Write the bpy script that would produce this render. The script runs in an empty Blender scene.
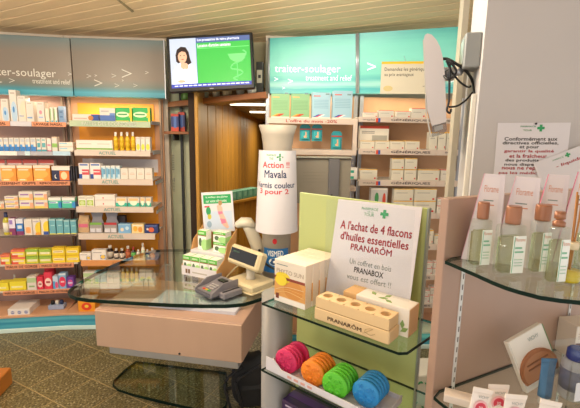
import bpy, bmesh, math, random
from mathutils import Vector, Matrix
random.seed(4)
S = bpy.context.scene
COL = S.collection
# ---------------------------------------------------------------- camera
F = 404.0; PITCH = math.radians(9.6); ROLL = math.radians(1.0); EYE = 1.7
cd = bpy.data.cameras.new('camera'); cam = bpy.data.objects.new('camera', cd); COL.objects.link(cam)
cd.sensor_width = 36.0; cd.lens = F / 580.0 * 36.0; cd.clip_start = 0.05
cam.matrix_world = Matrix.Translation((0, 0, EYE)) @ Matrix.Rotation(math.pi / 2 - PITCH, 4, 'X') @ Matrix.Rotation(ROLL, 4, 'Z')
S.camera = cam
# ---------------------------------------------------------------- world, lights, exposure
wd = bpy.data.worlds.new('world'); S.world = wd; wd.use_nodes = True
wd.node_tree.nodes['Background'].inputs[0].default_value = (1.0, 0.97, 0.92, 1)
wd.node_tree.nodes['Background'].inputs[1].default_value = 1.0
S.view_settings.view_transform = 'Standard'; S.view_settings.look = 'None'
S.view_settings.gamma = 1.0; S.view_settings.use_curve_mapping = False
S.view_settings.exposure = 0.32
def area(name, loc, rot, sx, sy, power, color):
    l = bpy.data.lights.new(name, 'AREA'); l.shape = 'RECTANGLE'; l.size = sx; l.size_y = sy
    l.energy = power; l.color = color
    o = bpy.data.objects.new(name, l); COL.objects.link(o); o.location = loc; o.rotation_euler = rot
    return o
def fill_point(loc, power, color, r=.12):  # point light added out of view to brighten racks and ceiling, no fixture
    l = bpy.data.lights.new('added_fill_point', 'POINT'); l.energy = power; l.color = color; l.shadow_soft_size = r
    o = bpy.data.objects.new('added_fill_point', l); COL.objects.link(o); o.location = loc
for p_, w_, c_ in (((-1.9, 1.5, 2.28), 34, (1, .84, .62)), ((-.7, 1.6, 2.3), 34, (1, .90, .74)), ((.1, 1.95, 2.36), 20, (.98, .97, .86)), ((-.5, -.2, 2.3), 10, (1, .95, .9))): fill_point(p_, w_, c_)
# ---------------------------------------------------------------- pixel helpers
R3 = cam.matrix_world.to_3x3(); EYEV = Vector((0, 0, EYE))
def ray(px, py): return R3 @ Vector(((px - 290) / F, (204 - py) / F, -1))
def on_z(px, py, z): d = ray(px, py); return EYEV + d * ((z - EYE) / d.z)
def on_y(px, py, Y): d = ray(px, py); return EYEV + d * (Y / d.y)
class Frame:
    """a wall-like frame: u to the right, n towards the viewer, z up"""
    def __init__(s, o, deg):
        s.o = Vector((o[0], o[1], 0)); a = math.radians(deg); s.a = a
        s.U = Vector((math.cos(a), math.sin(a), 0)); s.V = Vector((-math.sin(a), math.cos(a), 0))
    def w(s, u, n, z): return s.o + s.U * u - s.V * n + Vector((0, 0, z))
    def pix(s, px, py, n):
        d = ray(px, py); P = s.o - s.V * n; t = (P - EYEV).dot(s.V) / d.dot(s.V)
        q = EYEV + d * t - s.o; return q.dot(s.U), q.z
    def un(s, P): q = Vector(P) - s.o; return q.dot(s.U), -q.dot(s.V)
    def gnd(s, px, py, z): return s.un(on_z(px, py, z))
# ---------------------------------------------------------------- materials
def lin(h):
    if isinstance(h, str):
        h = h.lstrip('#'); c = [int(h[i:i + 2], 16) / 255 for i in (0, 2, 4)]
    else: c = h
    return tuple(x / 12.92 if x <= .04045 else ((x + .055) / 1.055) ** 2.4 for x in c) + (1,)
MATS = {}
def mat(key, col, rough=.5, metal=0, emit=0, noise=None, alpha=None, spec=.5):
    if key in MATS: return MATS[key]
    m = bpy.data.materials.new(key); m.use_nodes = True; nt = m.node_tree; b = nt.nodes['Principled BSDF']
    c = lin(col); b.inputs['Base Color'].default_value = c; b.inputs['Roughness'].default_value = rough
    b.inputs['Metallic'].default_value = metal; b.inputs['Specular IOR Level'].default_value = spec
    if emit: b.inputs['Emission Color'].default_value = c; b.inputs['Emission Strength'].default_value = emit
    if noise:
        sc, amt = noise[0], noise[1]; st = noise[2] if len(noise) > 2 else (1, 1, 1)
        tc = nt.nodes.new('ShaderNodeTexCoord'); mp = nt.nodes.new('ShaderNodeMapping'); mp.inputs['Scale'].default_value = st
        n = nt.nodes.new('ShaderNodeTexNoise'); n.inputs['Scale'].default_value = sc; n.inputs['Detail'].default_value = 4
        nt.links.new(tc.outputs['Object'], mp.inputs[0]); nt.links.new(mp.outputs[0], n.inputs['Vector'])
        r = nt.nodes.new('ShaderNodeValToRGB'); r.color_ramp.elements[0].position = .35; r.color_ramp.elements[1].position = .65
        r.color_ramp.elements[0].color = tuple(x * (1 - amt) for x in c[:3]) + (1,)
        r.color_ramp.elements[1].color = tuple(min(1, x * (1 + amt)) for x in c[:3]) + (1,)
        nt.links.new(n.outputs['Fac'], r.inputs[0]); nt.links.new(r.outputs[0], b.inputs['Base Color'])
    MATS[key] = m; return m
def glass(key, tint, gloss=.6, f0=.04):
    """thin sheet glass: tinted see-through plus a fresnel reflection"""
    if key in MATS: return MATS[key]
    m = bpy.data.materials.new(key); m.use_nodes = True; nt = m.node_tree; N = nt.nodes
    N.remove(N['Principled BSDF']); out = N['Material Output']
    t = N.new('ShaderNodeBsdfTransparent'); t.inputs[0].default_value = lin(tint)
    g = N.new('ShaderNodeBsdfGlossy'); g.inputs['Roughness'].default_value = .02; g.inputs[0].default_value = (1, 1, 1, 1)
    lw = N.new('ShaderNodeLayerWeight'); lw.inputs[0].default_value = .5
    pw = N.new('ShaderNodeMath'); pw.operation = 'POWER'; pw.inputs[1].default_value = 3.5; nt.links.new(lw.outputs['Facing'], pw.inputs[0])
    ma = N.new('ShaderNodeMath'); ma.operation = 'MULTIPLY_ADD'; ma.inputs[1].default_value = gloss; ma.inputs[2].default_value = f0; ma.use_clamp = True; nt.links.new(pw.outputs[0], ma.inputs[0])
    mx = N.new('ShaderNodeMixShader'); nt.links.new(ma.outputs[0], mx.inputs[0])
    nt.links.new(t.outputs[0], mx.inputs[1]); nt.links.new(g.outputs[0], mx.inputs[2]); nt.links.new(mx.outputs[0], out.inputs[0])
    MATS[key] = m; return m
def pmat(key, base, marks, rough=.45, emit=0):
    """flat print on a carton: rectangles ('r',u0,u1,v0,v1,col), ellipses ('c',u,v,ru,rv,col), fine lines ('l',u0,u1,v0,v1,count,col)"""
    if key in MATS: return MATS[key]
    m = bpy.data.materials.new(key); m.use_nodes = True; nt = m.node_tree; N = nt.nodes; b = N['Principled BSDF']
    b.inputs['Roughness'].default_value = rough
    tc = N.new('ShaderNodeTexCoord'); sp = N.new('ShaderNodeSeparateXYZ'); nt.links.new(tc.outputs['Generated'], sp.inputs[0])
    def M(op, a, c=None):
        n = N.new('ShaderNodeMath'); n.operation = op
        for i, v in enumerate((a, c)):
            if v is None: continue
            if isinstance(v, (int, float)): n.inputs[i].default_value = v
            else: nt.links.new(v, n.inputs[i])
        return n.outputs[0]
    X, Z = sp.outputs[0], sp.outputs[2]; cur = lin(base)
    def rect(u0, u1, v0, v1):
        return M('MULTIPLY', M('LESS_THAN', M('ABSOLUTE', M('SUBTRACT', X, (u0 + u1) / 2)), (u1 - u0) / 2),
                 M('LESS_THAN', M('ABSOLUTE', M('SUBTRACT', Z, (v0 + v1) / 2)), (v1 - v0) / 2))
    for k in marks:
        if k[0] == 'r': f = rect(*k[1:5])
        elif k[0] == 'c':
            a = M('DIVIDE', M('SUBTRACT', X, k[1]), k[3]); c = M('DIVIDE', M('SUBTRACT', Z, k[2]), k[4])
            f = M('LESS_THAN', M('ADD', M('MULTIPLY', a, a), M('MULTIPLY', c, c)), 1.0)
        else:
            u0, u1, v0, v1, cnt = k[1:6]
            w = M('FRACT', M('MULTIPLY', M('SUBTRACT', Z, v0), cnt / (v1 - v0)))
            f = M('MULTIPLY', rect(u0, u1, v0, v1), M('LESS_THAN', w, .5))
        mx = N.new('ShaderNodeMix'); mx.data_type = 'RGBA'; nt.links.new(f, mx.inputs[0])
        if isinstance(cur, tuple): mx.inputs[6].default_value = cur
        else: nt.links.new(cur, mx.inputs[6])
        mx.inputs[7].default_value = lin(k[-1]); cur = mx.outputs[2]
    if isinstance(cur, tuple): b.inputs['Base Color'].default_value = cur
    else:
        nt.links.new(cur, b.inputs['Base Color'])
        if emit: nt.links.new(cur, b.inputs['Emission Color'])
    if emit: b.inputs['Emission Strength'].default_value = emit
    MATS[key] = m; return m
# ---------------------------------------------------------------- objects
def link(name, me, m=None, parent=None, loc=(0, 0, 0), rz=0):
    if m is not None and not me.materials: me.materials.append(m)
    o = bpy.data.objects.new(name, me); COL.objects.link(o)
    if parent: o.parent = parent
    o.location = loc; o.rotation_euler = (0, 0, rz); return o
def tag(o, label, cat, group=None, kind=None):
    o['label'] = label; o['category'] = cat
    if group: o['group'] = group
    if kind: o['kind'] = kind
    return o
def empty(name, loc, rz=0, label=None, cat=None, group=None, kind=None):
    o = bpy.data.objects.new(name, None); COL.objects.link(o); o.location = loc; o.rotation_euler = (0, 0, rz)
    o.empty_display_size = .05
    if label: tag(o, label, cat, group, kind)
    return o
def to_mesh(bm, smooth=False):
    bmesh.ops.recalc_face_normals(bm, faces=bm.faces)
    me = bpy.data.meshes.new('mesh'); bm.to_mesh(me); bm.free()
    if smooth:
        for p in me.polygons: p.use_smooth = True
    return me
def bbox(bm, c, s, bev=0):
    """box centred c, size s, added to bm"""
    r = bmesh.ops.create_cube(bm, size=1)
    bmesh.ops.scale(bm, vec=s, verts=r['verts']); bmesh.ops.translate(bm, vec=c, verts=r['verts'])
    if bev: bmesh.ops.bevel(bm, geom=list({e for v in r['verts'] for e in v.link_edges}), offset=bev, segments=1, affect='EDGES', profile=.5)
def boxm(c, s, bev=0):
    bm = bmesh.new(); bbox(bm, c, s, bev); return to_mesh(bm)
_bc = {}
def cartonm(w, d, h, bev=.0015):
    k = (round(w, 4), round(d, 4), round(h, 4), bev)
    if k not in _bc: _bc[k] = boxm((0, 0, h / 2), (w, d, h), bev)
    return _bc[k]
def carton_mesh(w, d, h, m, bev=.0015):
    me = cartonm(w, d, h, bev).copy(); me.materials.append(m); return me
def lathe(prof, seg=20, z0=0):
    """prof: list of (r,z)"""
    bm = bmesh.new(); rings = []
    for r, z in prof:
        rings.append([bm.verts.new((max(r, 1e-5) * math.cos(2 * math.pi * i / seg), max(r, 1e-5) * math.sin(2 * math.pi * i / seg), z + z0)) for i in range(seg)])
    for a, b in zip(rings, rings[1:]):
        for i in range(seg): bm.faces.new((a[i], a[(i + 1) % seg], b[(i + 1) % seg], b[i]))
    bm.faces.new(rings[0][::-1]); bm.faces.new(rings[-1])
    me = to_mesh(bm)
    for p in me.polygons: p.use_smooth = len(p.vertices) == 4
    return me
def prism(pts, z0, z1):
    """plan polygon extruded from z0 to z1"""
    bm = bmesh.new()
    a = [bm.verts.new((p[0], p[1], z0)) for p in pts]; b = [bm.verts.new((p[0], p[1], z1)) for p in pts]; n = len(pts)
    bm.faces.new(a[::-1]); bm.faces.new(b)
    for i in range(n): bm.faces.new((a[i], a[(i + 1) % n], b[(i + 1) % n], b[i]))
    return to_mesh(bm)
def profile_xz(pts, y0, y1):
    """outline in x,z extruded along y"""
    bm = bmesh.new()
    a = [bm.verts.new((p[0], y0, p[1])) for p in pts]; b = [bm.verts.new((p[0], y1, p[1])) for p in pts]; n = len(pts)
    bm.faces.new(a); bm.faces.new(b[::-1])
    for i in range(n): bm.faces.new((a[i], b[i], b[(i + 1) % n], a[(i + 1) % n]))
    return to_mesh(bm)
def profile_yz(pts, x0, x1):
    bm = bmesh.new()
    a = [bm.verts.new((x0, p[0], p[1])) for p in pts]; b = [bm.verts.new((x1, p[0], p[1])) for p in pts]; n = len(pts)
    bm.faces.new(a); bm.faces.new(b[::-1])
    for i in range(n): bm.faces.new((a[i], b[i], b[(i + 1) % n], a[(i + 1) % n]))
    return to_mesh(bm)
def rim(pts, z0, z1, out=.0015):
    """the polished edge band of a glass sheet"""
    n = len(pts); c = Vector((sum(p[0] for p in pts) / n, sum(p[1] for p in pts) / n))
    bm = bmesh.new(); V = []
    for p in pts:
        q = Vector((p[0], p[1])); d = (q - c).normalized() * out; i = q - d * 1.5; q = q + d
        V.append([bm.verts.new((q.x, q.y, z0)), bm.verts.new((q.x, q.y, z1)), bm.verts.new((i.x, i.y, z1)), bm.verts.new((i.x, i.y, z0))])
    for k in range(n):
        a, b = V[k], V[(k + 1) % n]
        for j in range(4): bm.faces.new((a[j], b[j], b[(j + 1) % 4], a[(j + 1) % 4]))
    return to_mesh(bm)
def tube(path, r, seg=8):
    path = [Vector(p) for p in path]; bm = bmesh.new(); rings = []
    for i, p in enumerate(path):
        t = (path[min(i + 1, len(path) - 1)] - path[max(i - 1, 0)]).normalized()
        a = t.cross(Vector((0, 0, 1)) if abs(t.z) < .9 else Vector((1, 0, 0))).normalized(); b = t.cross(a)
        rings.append([bm.verts.new(p + (a * math.cos(2 * math.pi * k / seg) + b * math.sin(2 * math.pi * k / seg)) * r) for k in range(seg)])
    for a, b in zip(rings, rings[1:]):
        for k in range(seg): bm.faces.new((a[k], a[(k + 1) % seg], b[(k + 1) % seg], b[k]))
    bm.faces.new(rings[0]); bm.faces.new(rings[-1][::-1]); return to_mesh(bm, True)
def spline(pts, n=6):
    pts = [Vector(p) for p in pts]; out = []
    for i in range(len(pts) - 1):
        p0, p1, p2, p3 = pts[max(i - 1, 0)], pts[i], pts[i + 1], pts[min(i + 2, len(pts) - 1)]
        for k in range(n):
            t = k / n
            out.append(.5 * ((2 * p1) + (p2 - p0) * t + (2 * p0 - 5 * p1 + 4 * p2 - p3) * t * t + (3 * p1 - p0 - 3 * p2 + p3) * t ** 3))
    return out + [pts[-1]]
def text_mesh(body, x0, x1, z0, z1, y, bend=None, shear=0, thick=0):
    """lettering fitted into a rectangle of the local x,z plane, facing -y"""
    cu = bpy.data.curves.new('t', 'FONT'); cu.body = body; cu.resolution_u = 2; cu.size = 1; cu.shear = shear
    ob = bpy.data.objects.new('t', cu); me = bpy.data.meshes.new_from_object(ob)
    bpy.data.objects.remove(ob); bpy.data.curves.remove(cu)
    xs = [v.co.x for v in me.vertices]; ys = [v.co.y for v in me.vertices]
    ax, bx, ay, by = min(xs), max(xs), min(ys), max(ys)
    if thick:                                   # bold: the strokes are widened by offset copies
        bm = bmesh.new()
        for dx, dy in ((0, 0), (thick, 0), (-thick, 0), (0, thick), (0, -thick)):
            k = len(bm.verts); bm.from_mesh(me); bm.verts.ensure_lookup_table()
            for v in bm.verts[k:]: v.co.x += dx; v.co.y += dy
        bm.to_mesh(me); bm.free()
    for v in me.vertices:
        X = x0 + (v.co.x - ax) / max(1e-6, bx - ax) * (x1 - x0); Z = z0 + (v.co.y - ay) / max(1e-6, by - ay) * (z1 - z0)
        v.co = bend(X, Z) if bend else (X, y, Z)
    return me
def text(parent, body, x0, x1, z0, z1, y, m, name='lettering', **k):
    return link(name, text_mesh(body, x0, x1, z0, z1, y, **k), m, parent)
def patch(parent, name, x0, x1, z0, z1, y, m, t=.0008):
    return link(name, boxm(((x0 + x1) / 2, y, (z0 + z1) / 2), (x1 - x0, t, z1 - z0)), m, parent)
def disc(parent, name, cx, cz, rx, rz, y, m, seg=20, t=.0008):
    return link(name, profile_xz([(cx + rx * math.cos(2 * math.pi * i / seg), cz + rz * math.sin(2 * math.pi * i / seg)) for i in range(seg)], y - t, y), m, parent)
def poly(parent, name, pts, y, m, t=.0008):
    return link(name, profile_xz(pts, y - t, y), m, parent)
def cross_logo(parent, cx, cz, r, y, m):
    w = r * .36
    return link('cross_logo', profile_xz([(cx - w, cz - r), (cx + w, cz - r), (cx + w, cz - w), (cx + r, cz - w), (cx + r, cz + w), (cx + w, cz + w), (cx + w, cz + r), (cx - w, cz + r), (cx - w, cz + w), (cx - r, cz + w), (cx - r, cz - w), (cx - w, cz - w)], y - .0006, y), m, parent)
ORD = ['leftmost', 'second from left', 'third from left', 'fourth from left', 'fifth from left', 'sixth from left', 'seventh from left', 'eighth from left']
def ordn(i, n):
    if n == 1: return ''
    if n == 2: return (', left one', ', right one')[i]
    if i == n - 1: return ', rightmost'
    return ', ' + ORD[i]
# shared materials
WHITE = mat('white_lacquer', '#d8d3ca', .4); STEEL = mat('brushed_steel', '#b9bcc4', .35, .6)
BLACK = mat('black_plastic', '#15151a', .4); INK = mat('dark_ink', '#33302f', .6); RED = mat('red_ink', '#c8242e', .6)
GREENINK = mat('green_ink', '#2f9a5e', .6); GREYINK = mat('grey_ink', '#7f8a86', .6); NAVYINK = mat('navy_ink', '#2a3a63', .6)
PAPER = mat('paper', '#d9d5db', .7); WHITEINK = mat('white_ink', '#f4f6f4', .6); ORANGESTRIP = mat('orange_strip', '#e79b74', .5)
WOODPINK = mat('pink_beech_veneer', '#ab8c7b', .45, noise=(3, .07, (1, 1, .15)))
EDGEGREEN = mat('dark_glass_edge', '#0a2119', .45, spec=.15)
SHEET = glass('clear_sheet_glass', '#f4f9f5', .6, .035)
CLEAR = glass('clear_acrylic', '#fafbfb', .35, .02)

# ================================================================ SETTING
AX = math.radians(-28); E1 = Vector((math.cos(AX), math.sin(AX), 0)); E2 = Vector((-E1.y, E1.x, 0))
def granite():
    m = bpy.data.materials.new('olive_granite'); m.use_nodes = True; nt = m.node_tree; N = nt.nodes; b = N['Principled BSDF']
    b.inputs['Roughness'].default_value = .38
    tc = N.new('ShaderNodeTexCoord')
    n1 = N.new('ShaderNodeTexNoise'); n1.inputs['Scale'].default_value = 70; n1.inputs['Detail'].default_value = 3
    n2 = N.new('ShaderNodeTexVoronoi'); n2.inputs['Scale'].default_value = 62
    n3 = N.new('ShaderNodeTexNoise'); n3.inputs['Scale'].default_value = 2.5
    for n in (n1, n2, n3): nt.links.new(tc.outputs['Object'], n.inputs['Vector'])
    r1 = N.new('ShaderNodeValToRGB'); e = r1.color_ramp.elements
    e[0].position = .38; e[0].color = lin('#544c2e'); e[1].position = .62; e[1].color = lin('#988a60')
    nt.links.new(n1.outputs['Fac'], r1.inputs[0])
    r2 = N.new('ShaderNodeValToRGB'); e = r2.color_ramp.elements
    e[0].position = .0; e[0].color = (1, 1, 1, 1); e[1].position = .42; e[1].color = (0, 0, 0, 1)
    nt.links.new(n2.outputs['Distance'], r2.inputs[0])
    sep = N.new('ShaderNodeSeparateXYZ'); nt.links.new(n2.outputs['Color'], sep.inputs[0])
    gt = N.new('ShaderNodeMath'); gt.operation = 'GREATER_THAN'; gt.inputs[1].default_value = .55; nt.links.new(sep.outputs[0], gt.inputs[0])
    mu = N.new('ShaderNodeMath'); mu.operation = 'MULTIPLY'; nt.links.new(r2.outputs[0], mu.inputs[0]); nt.links.new(gt.outputs[0], mu.inputs[1])
    mx = N.new('ShaderNodeMix'); mx.data_type = 'RGBA'; nt.links.new(mu.outputs[0], mx.inputs[0]); nt.links.new(r1.outputs[0], mx.inputs[6]); mx.inputs[7].default_value = lin('#e6dcb8')
    mx2 = N.new('ShaderNodeMix'); mx2.data_type = 'RGBA'; mx2.blend_type = 'MULTIPLY'; mx2.inputs[0].default_value = .3
    nt.links.new(mx.outputs[2], mx2.inputs[6]); nt.links.new(n3.outputs['Fac'], mx2.inputs[7]); nt.links.new(mx2.outputs[2], b.inputs['Base Color'])
    return m
GRAN = granite()
floor = link('floor', prism([(-4, -1.5), (3, -1.5), (3, 12), (-4, 12)], -.1, -.0015), mat('tile_grout', '#b5a070', .8))
tag(floor, 'speckled olive granite tile floor laid diagonally', 'floor', kind='structure')
TS = .275; tile_me = boxm((0, 0, -.004), (TS - .006, TS - .006, .008), .0012); tile_me.materials.append(GRAN)
cand = []
for i in range(-16, 14):
    for j in range(-4, 18):
        c = E1 * (-2.83 + .0 + TS * (i + .5) + .14) + E2 * (1.36 + TS * (j - 6 + .5))
        if -3.2 < c.x < 2.2 and 1.2 < c.y < 3.9: cand.append(((c - Vector((-.6, 2.2, 0))).length, c))
for k, (d, c) in enumerate(sorted(cand, key=lambda t: t[0])[:290]):
    t = link('tile', tile_me, None, floor, c, AX)
CEILZ = 2.52
ceiling = link('ceiling', prism([(-4, -1.5), (3, -1.5), (3, 4.2), (-4, 4.2)], CEILZ + .015, CEILZ + .1), mat('ceiling_void', '#6d6048', .8))
tag(ceiling, 'cream slatted ceiling with narrow grooves running diagonally', 'ceiling', kind='structure')
SW = .125
slat_me = boxm((0, 0, .008), (7.0, SW - .012, .016), .003)
slat_me.materials.append(mat('cream_ceiling_slat', '#dcc199', .5))
for j in range(-10, 34):
    c = E2 * (SW * j + .5) + E1 * (-1.6); link('slat', slat_me, None, ceiling, (c.x, c.y, CEILZ), AX)
link('joint_strip', prism([tuple(on_z(*q, CEILZ).xy) for q in ((114, -3), (116, -3), (134, 11), (132, 12))], CEILZ - .004, CEILZ + .006), mat('joint_strip', '#8f7c5c', .6), ceiling)
WALLC = mat('cream_plaster', '#cdbfae', .8, noise=(2, .04))

# ================================================================ RACK FRAMES
ptB = on_y(165, 150, 3.70)
FB = Frame(ptB, 4.0)
uBL = FB.pix(70, 150, 0)[0]
seam = FB.w(uBL, 0, 0); FA = Frame(seam, 10.0)
uAL = FA.pix(-22, 150, 0)[0]
FC = Frame((0, 3.37, 0), 3.0)
uC0 = FC.pix(265, 130, 0)[0]; uCD = FC.pix(357, 130, 0)[0]; uD1 = FC.pix(462, 130, 0)[0]
def wallpiece(name, pts, z0, z1, m, label):
    return tag(link(name, prism(pts, z0, z1), m), label, 'wall', kind='structure')
def thick(a, b, t):
    a = Vector(a).to_3d(); b = Vector(b).to_3d(); d = (b - a).normalized(); n = Vector((-d.y, d.x, 0)) * t
    return [tuple(a.xy), tuple(b.xy), tuple((b + n).xy), tuple((a + n).xy)]
wallpiece('wall_left', thick(FA.w(uAL - 1.2, -.03, 0), FA.w(.0, -.03, 0), .1), 0, CEILZ, WALLC, 'plain cream wall behind the far-left rack')
wallpiece('wall_back', thick(FB.w(uBL, -.03, 0), FB.w(.03, -.03, 0), .1), 0, CEILZ, WALLC, 'plain cream wall behind the orange-backed rack')
wallpiece('wall_rear', thick(FC.w(uC0, -.2, 0), FC.w(uD1 + 1.5, -.2, 0), .1), 0, CEILZ, WALLC, 'plain cream wall behind the generics rack')

# corridor beyond the doorway
CX = -.77
cw = empty('wall_corridor', (CX, 3.5, 0), 0, 'golden brown wooden plank wall lining the corridor beyond the doorway', 'wall', kind='structure')
link('backing', boxm((-.05, 3.8, 1.03), (.06, 7.8, 2.06)), mat('plank_gap', '#2c1a0a', .8), cw)
PLK = mat('golden_plank', '#b4822f', .45, noise=(6, .18, (1, 1, .06)))
yy = 3.32
pl_me = boxm((0, 0, 1.03), (.03, .372, 2.06), .006); pl_me.materials.append(PLK)
while yy < 10.6:
    link('plank', pl_me, None, cw, (0, yy + .2 - 3.5, 0)); yy += .4
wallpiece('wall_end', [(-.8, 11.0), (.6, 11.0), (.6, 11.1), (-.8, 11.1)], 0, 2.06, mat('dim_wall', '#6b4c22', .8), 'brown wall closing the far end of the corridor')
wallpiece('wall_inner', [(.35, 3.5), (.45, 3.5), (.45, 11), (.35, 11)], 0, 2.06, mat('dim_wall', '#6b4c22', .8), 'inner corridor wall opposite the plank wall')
cc = link('ceiling', prism([(-.85, 3.75), (.45, 3.75), (.45, 11.1), (-.85, 11.1)], 2.06, 2.12), mat('corridor_ceiling', '#7d6443', .7))
tag(cc, 'low brown slatted corridor ceiling beyond the doorway', 'ceiling', kind='structure')
for j in range(24): link('slat', boxm((-.2, 3.9 + j * .3, 2.052), (1.2, .27, .014)), mat('corridor_slat', '#8f7550', .6), cc)
for i, (Y, x0, x1) in enumerate(((4.35, 229, 268), (5.75, 249, 268))):
    a = on_y(x0, 104, Y).x; b = on_y(x1, 104, Y).x + .2
    t = empty('tube_light', ((a + b) / 2, Y, 2.0), 0, ('glowing tube light on corridor ceiling, nearer of two', 'glowing tube light on corridor ceiling, farther of two')[i], 'lamp', 'corridor tube lights')
    link('housing', boxm((0, 0, .035), (b - a, .1, .02), .004), WHITE, t)
    link('tube', boxm((0, 0, .015), (b - a - .02, .05, .024), .008), mat('tube_glow', '#ffeecb', .5, emit=2.2), t)
area('corridor_lamp', (-.15, 5.0, 1.98), (0, 0, 0), .5, 1.6, 20, (1, .86, .6))
area('corridor_lamp', (-.15, 8.0, 1.98), (0, 0, 0), .5, 1.6, 20, (1, .86, .6))
# doorway: pale recess with jamb, lintel shelf
jb = on_y(168, 150, 3.78)
GREYGREEN = mat('grey_green_laminate', '#c4c8aa', .6)
wallpiece('wall_recess', [tuple(on_y(150, 150, 3.86).xy), tuple(on_y(204, 150, 3.80).xy), tuple(on_y(204, 150, 3.92).xy), tuple(on_y(150, 150, 3.98).xy)], 0, CEILZ, GREYGREEN, 'grey-green laminate panel in the recess left of the doorway')
wallpiece('wall_over', [tuple(on_y(166, 60, 3.92).xy), tuple(on_y(268, 60, 3.80).xy), tuple(on_y(268, 60, 3.90).xy), tuple(on_y(166, 60, 4.02).xy)], 2.06, CEILZ, mat('olive_wall', '#b0aa88', .8), 'olive wall above the doorway behind the screen')
j0 = on_y(191.5, 150, 3.62); j1 = on_y(197, 150, 3.62)
jm = link('trim_1', prism([(j0.x, 3.62), (j1.x, 3.62), (j1.x, 3.76), (j0.x, 3.76)], 0, 1.94), mat('dark_jamb', '#8a5522', .45, noise=(8, .2, (1, 1, .08))))
tag(jm, 'dark brown wooden door jamb beside the plank wall', 'trim', kind='structure')
# lintel shelf from far left to near right
LZ = 1.985
a0, a1 = on_z(168, 107.5, LZ), on_z(266, 97.0, LZ)
a0 = on_y(168, 107, 3.70); a1 = on_y(266, 97.5, 3.25); LZ0 = a0.z; LZ1 = a1.z
WOODDK = mat('brown_shelf_wood', '#8a5226', .4, noise=(5, .15, (.1, 1, 1)))
lint = link('trim_2', prism([(a0.x, a0.y), (a1.x, a1.y), (a1.x + .05, a1.y + .28), (a0.x + .05, a0.y + .22)], 0, .045), WOODDK)
for v in lint.data.vertices:
    t = (v.co.x - a0.x) / (a1.x - a0.x); v.co.z += LZ0 + (LZ1 - LZ0) * t
tag(lint, 'brown wooden lintel shelf over the doorway carrying jars', 'trim', kind='structure')
def lint_at(px, back=.1):
    t = (px - 168) / (266 - 168); p = Vector(a0).lerp(Vector(a1), t); return Vector((p.x + .02, p.y + back, p.z + .046))
jars = [(182, 9, 'small green plant pot', '#5f8a4a', 'pot'), (191, 8, 'white ceramic apothecary jar', '#d8d6c4', 'jar'), (203, 8, 'pale green apothecary jar', '#a9b59a', 'jar'), (215, 7, 'cream mortar', '#cfc6a8', 'jar'), (226, 9, 'wide bowl', '#c9b48a', 'bowl'), (239, 8, 'grey stoneware jar', '#a8a595', 'jar'), (250, 9, 'white lidded box', '#d8d4c8', 'jar')]
for px, w, d, c, cat in jars:
    p = lint_at(px); r = w * p.y / F / 2
    e = empty('apothecary_' + cat, p, 0, d + ' on the lintel shelf under the television', cat, 'jars on the lintel shelf')
    link('body', lathe([(r * .7, 0), (r, .03), (r * .95, .06), (r * .6, .08), (r * .75, .085)], 14), mat('jar_' + c, c, .35), e)
    link('lid', lathe([(r * .8, .085), (r * .7, .1), (r * .2, .11), (r * .15, .12)], 14), mat('jarlid_' + c, c, .4), e)
for k, (px, h) in enumerate(((249, 18), (257, 30))):
    p = lint_at(px, .16); w = 6.5 * p.y / F
    b = link('storage_box', carton_mesh(w, .05, h * p.y / F, pmat('boxdark', '#3a3a34', [('r', .1, .9, .35, .75, '#c9c6b4'), ('r', .3, .7, .5, .6, '#333333')])), None, None, p, -.1)
    tag(b, ('low dark storage box right of the television', 'tall dark storage box with pale label beside the television')[k], 'box', 'dark boxes on the lintel shelf')
# little shelf in the recess with two boxes, notices on the cabinet side
sh = empty('wall_shelf', on_y(180, 131.5, 3.68), -.05, 'small wooden bracket shelf in the recess holding red and blue boxes', 'shelf')
link('board', boxm((0, 0, -.012), (.22, .2, .024), .003), WOODDK, sh)
link('bracket', boxm((-.05, .04, -.05), (.012, .14, .06)), BLACK, sh)
for k, (x0, x1, yt) in enumerate(((172, 180, 114), (179, 186, 112))):
    p = on_y((x0 + x1) / 2, 130.5, 3.63 + .04 * k); p.z = sh.location.z; w = (x1 - x0) * 3.65 / F - .004
    h = on_y(180, yt, 3.63).z - p.z
    b = link('medicine_box', carton_mesh(w, .05, h, pmat('redblue%d' % k, '#20306e', [('r', 0, 1, 0, .25, '#c8452c'), ('r', .35, .7, .2, .9, '#4a6ab0'), ('r', 0, 1, .85, 1, '#b3352c')])), None, None, p, -.05)
    tag(b, ('dark blue box with red band on the small recess shelf, left one', 'dark blue box with red band on the small recess shelf, right one')[k], 'box', 'boxes on the recess shelf')
for k, (y0, y1) in enumerate(((152, 173), (176, 194))):
    p = on_y(174.5, y1, 3.835); h = on_y(174.5, y0, 3.835).z - p.z
    n = link('notice', carton_mesh(.085, .004, h, pmat('notice%d' % k, '#c3c2a8', [('l', .15, .85, .15, .9, 9, '#8d8f78'), ('r', .5, .85, .7, .9, '#6f7b8a')]), .0005), None, None, p, .06)
    tag(n, ('upper printed notice taped inside the recess', 'lower printed notice taped inside the recess')[k], 'notice', 'notices in the recess')
rail = link('trim_3', boxm((0, 0, 0), (.02, .03, 1.9)), BLACK, None, on_y(183, 185, 3.79)); tag(rail, 'black upright slot rail in the recess beside the notices', 'trim', kind='structure')
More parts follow.
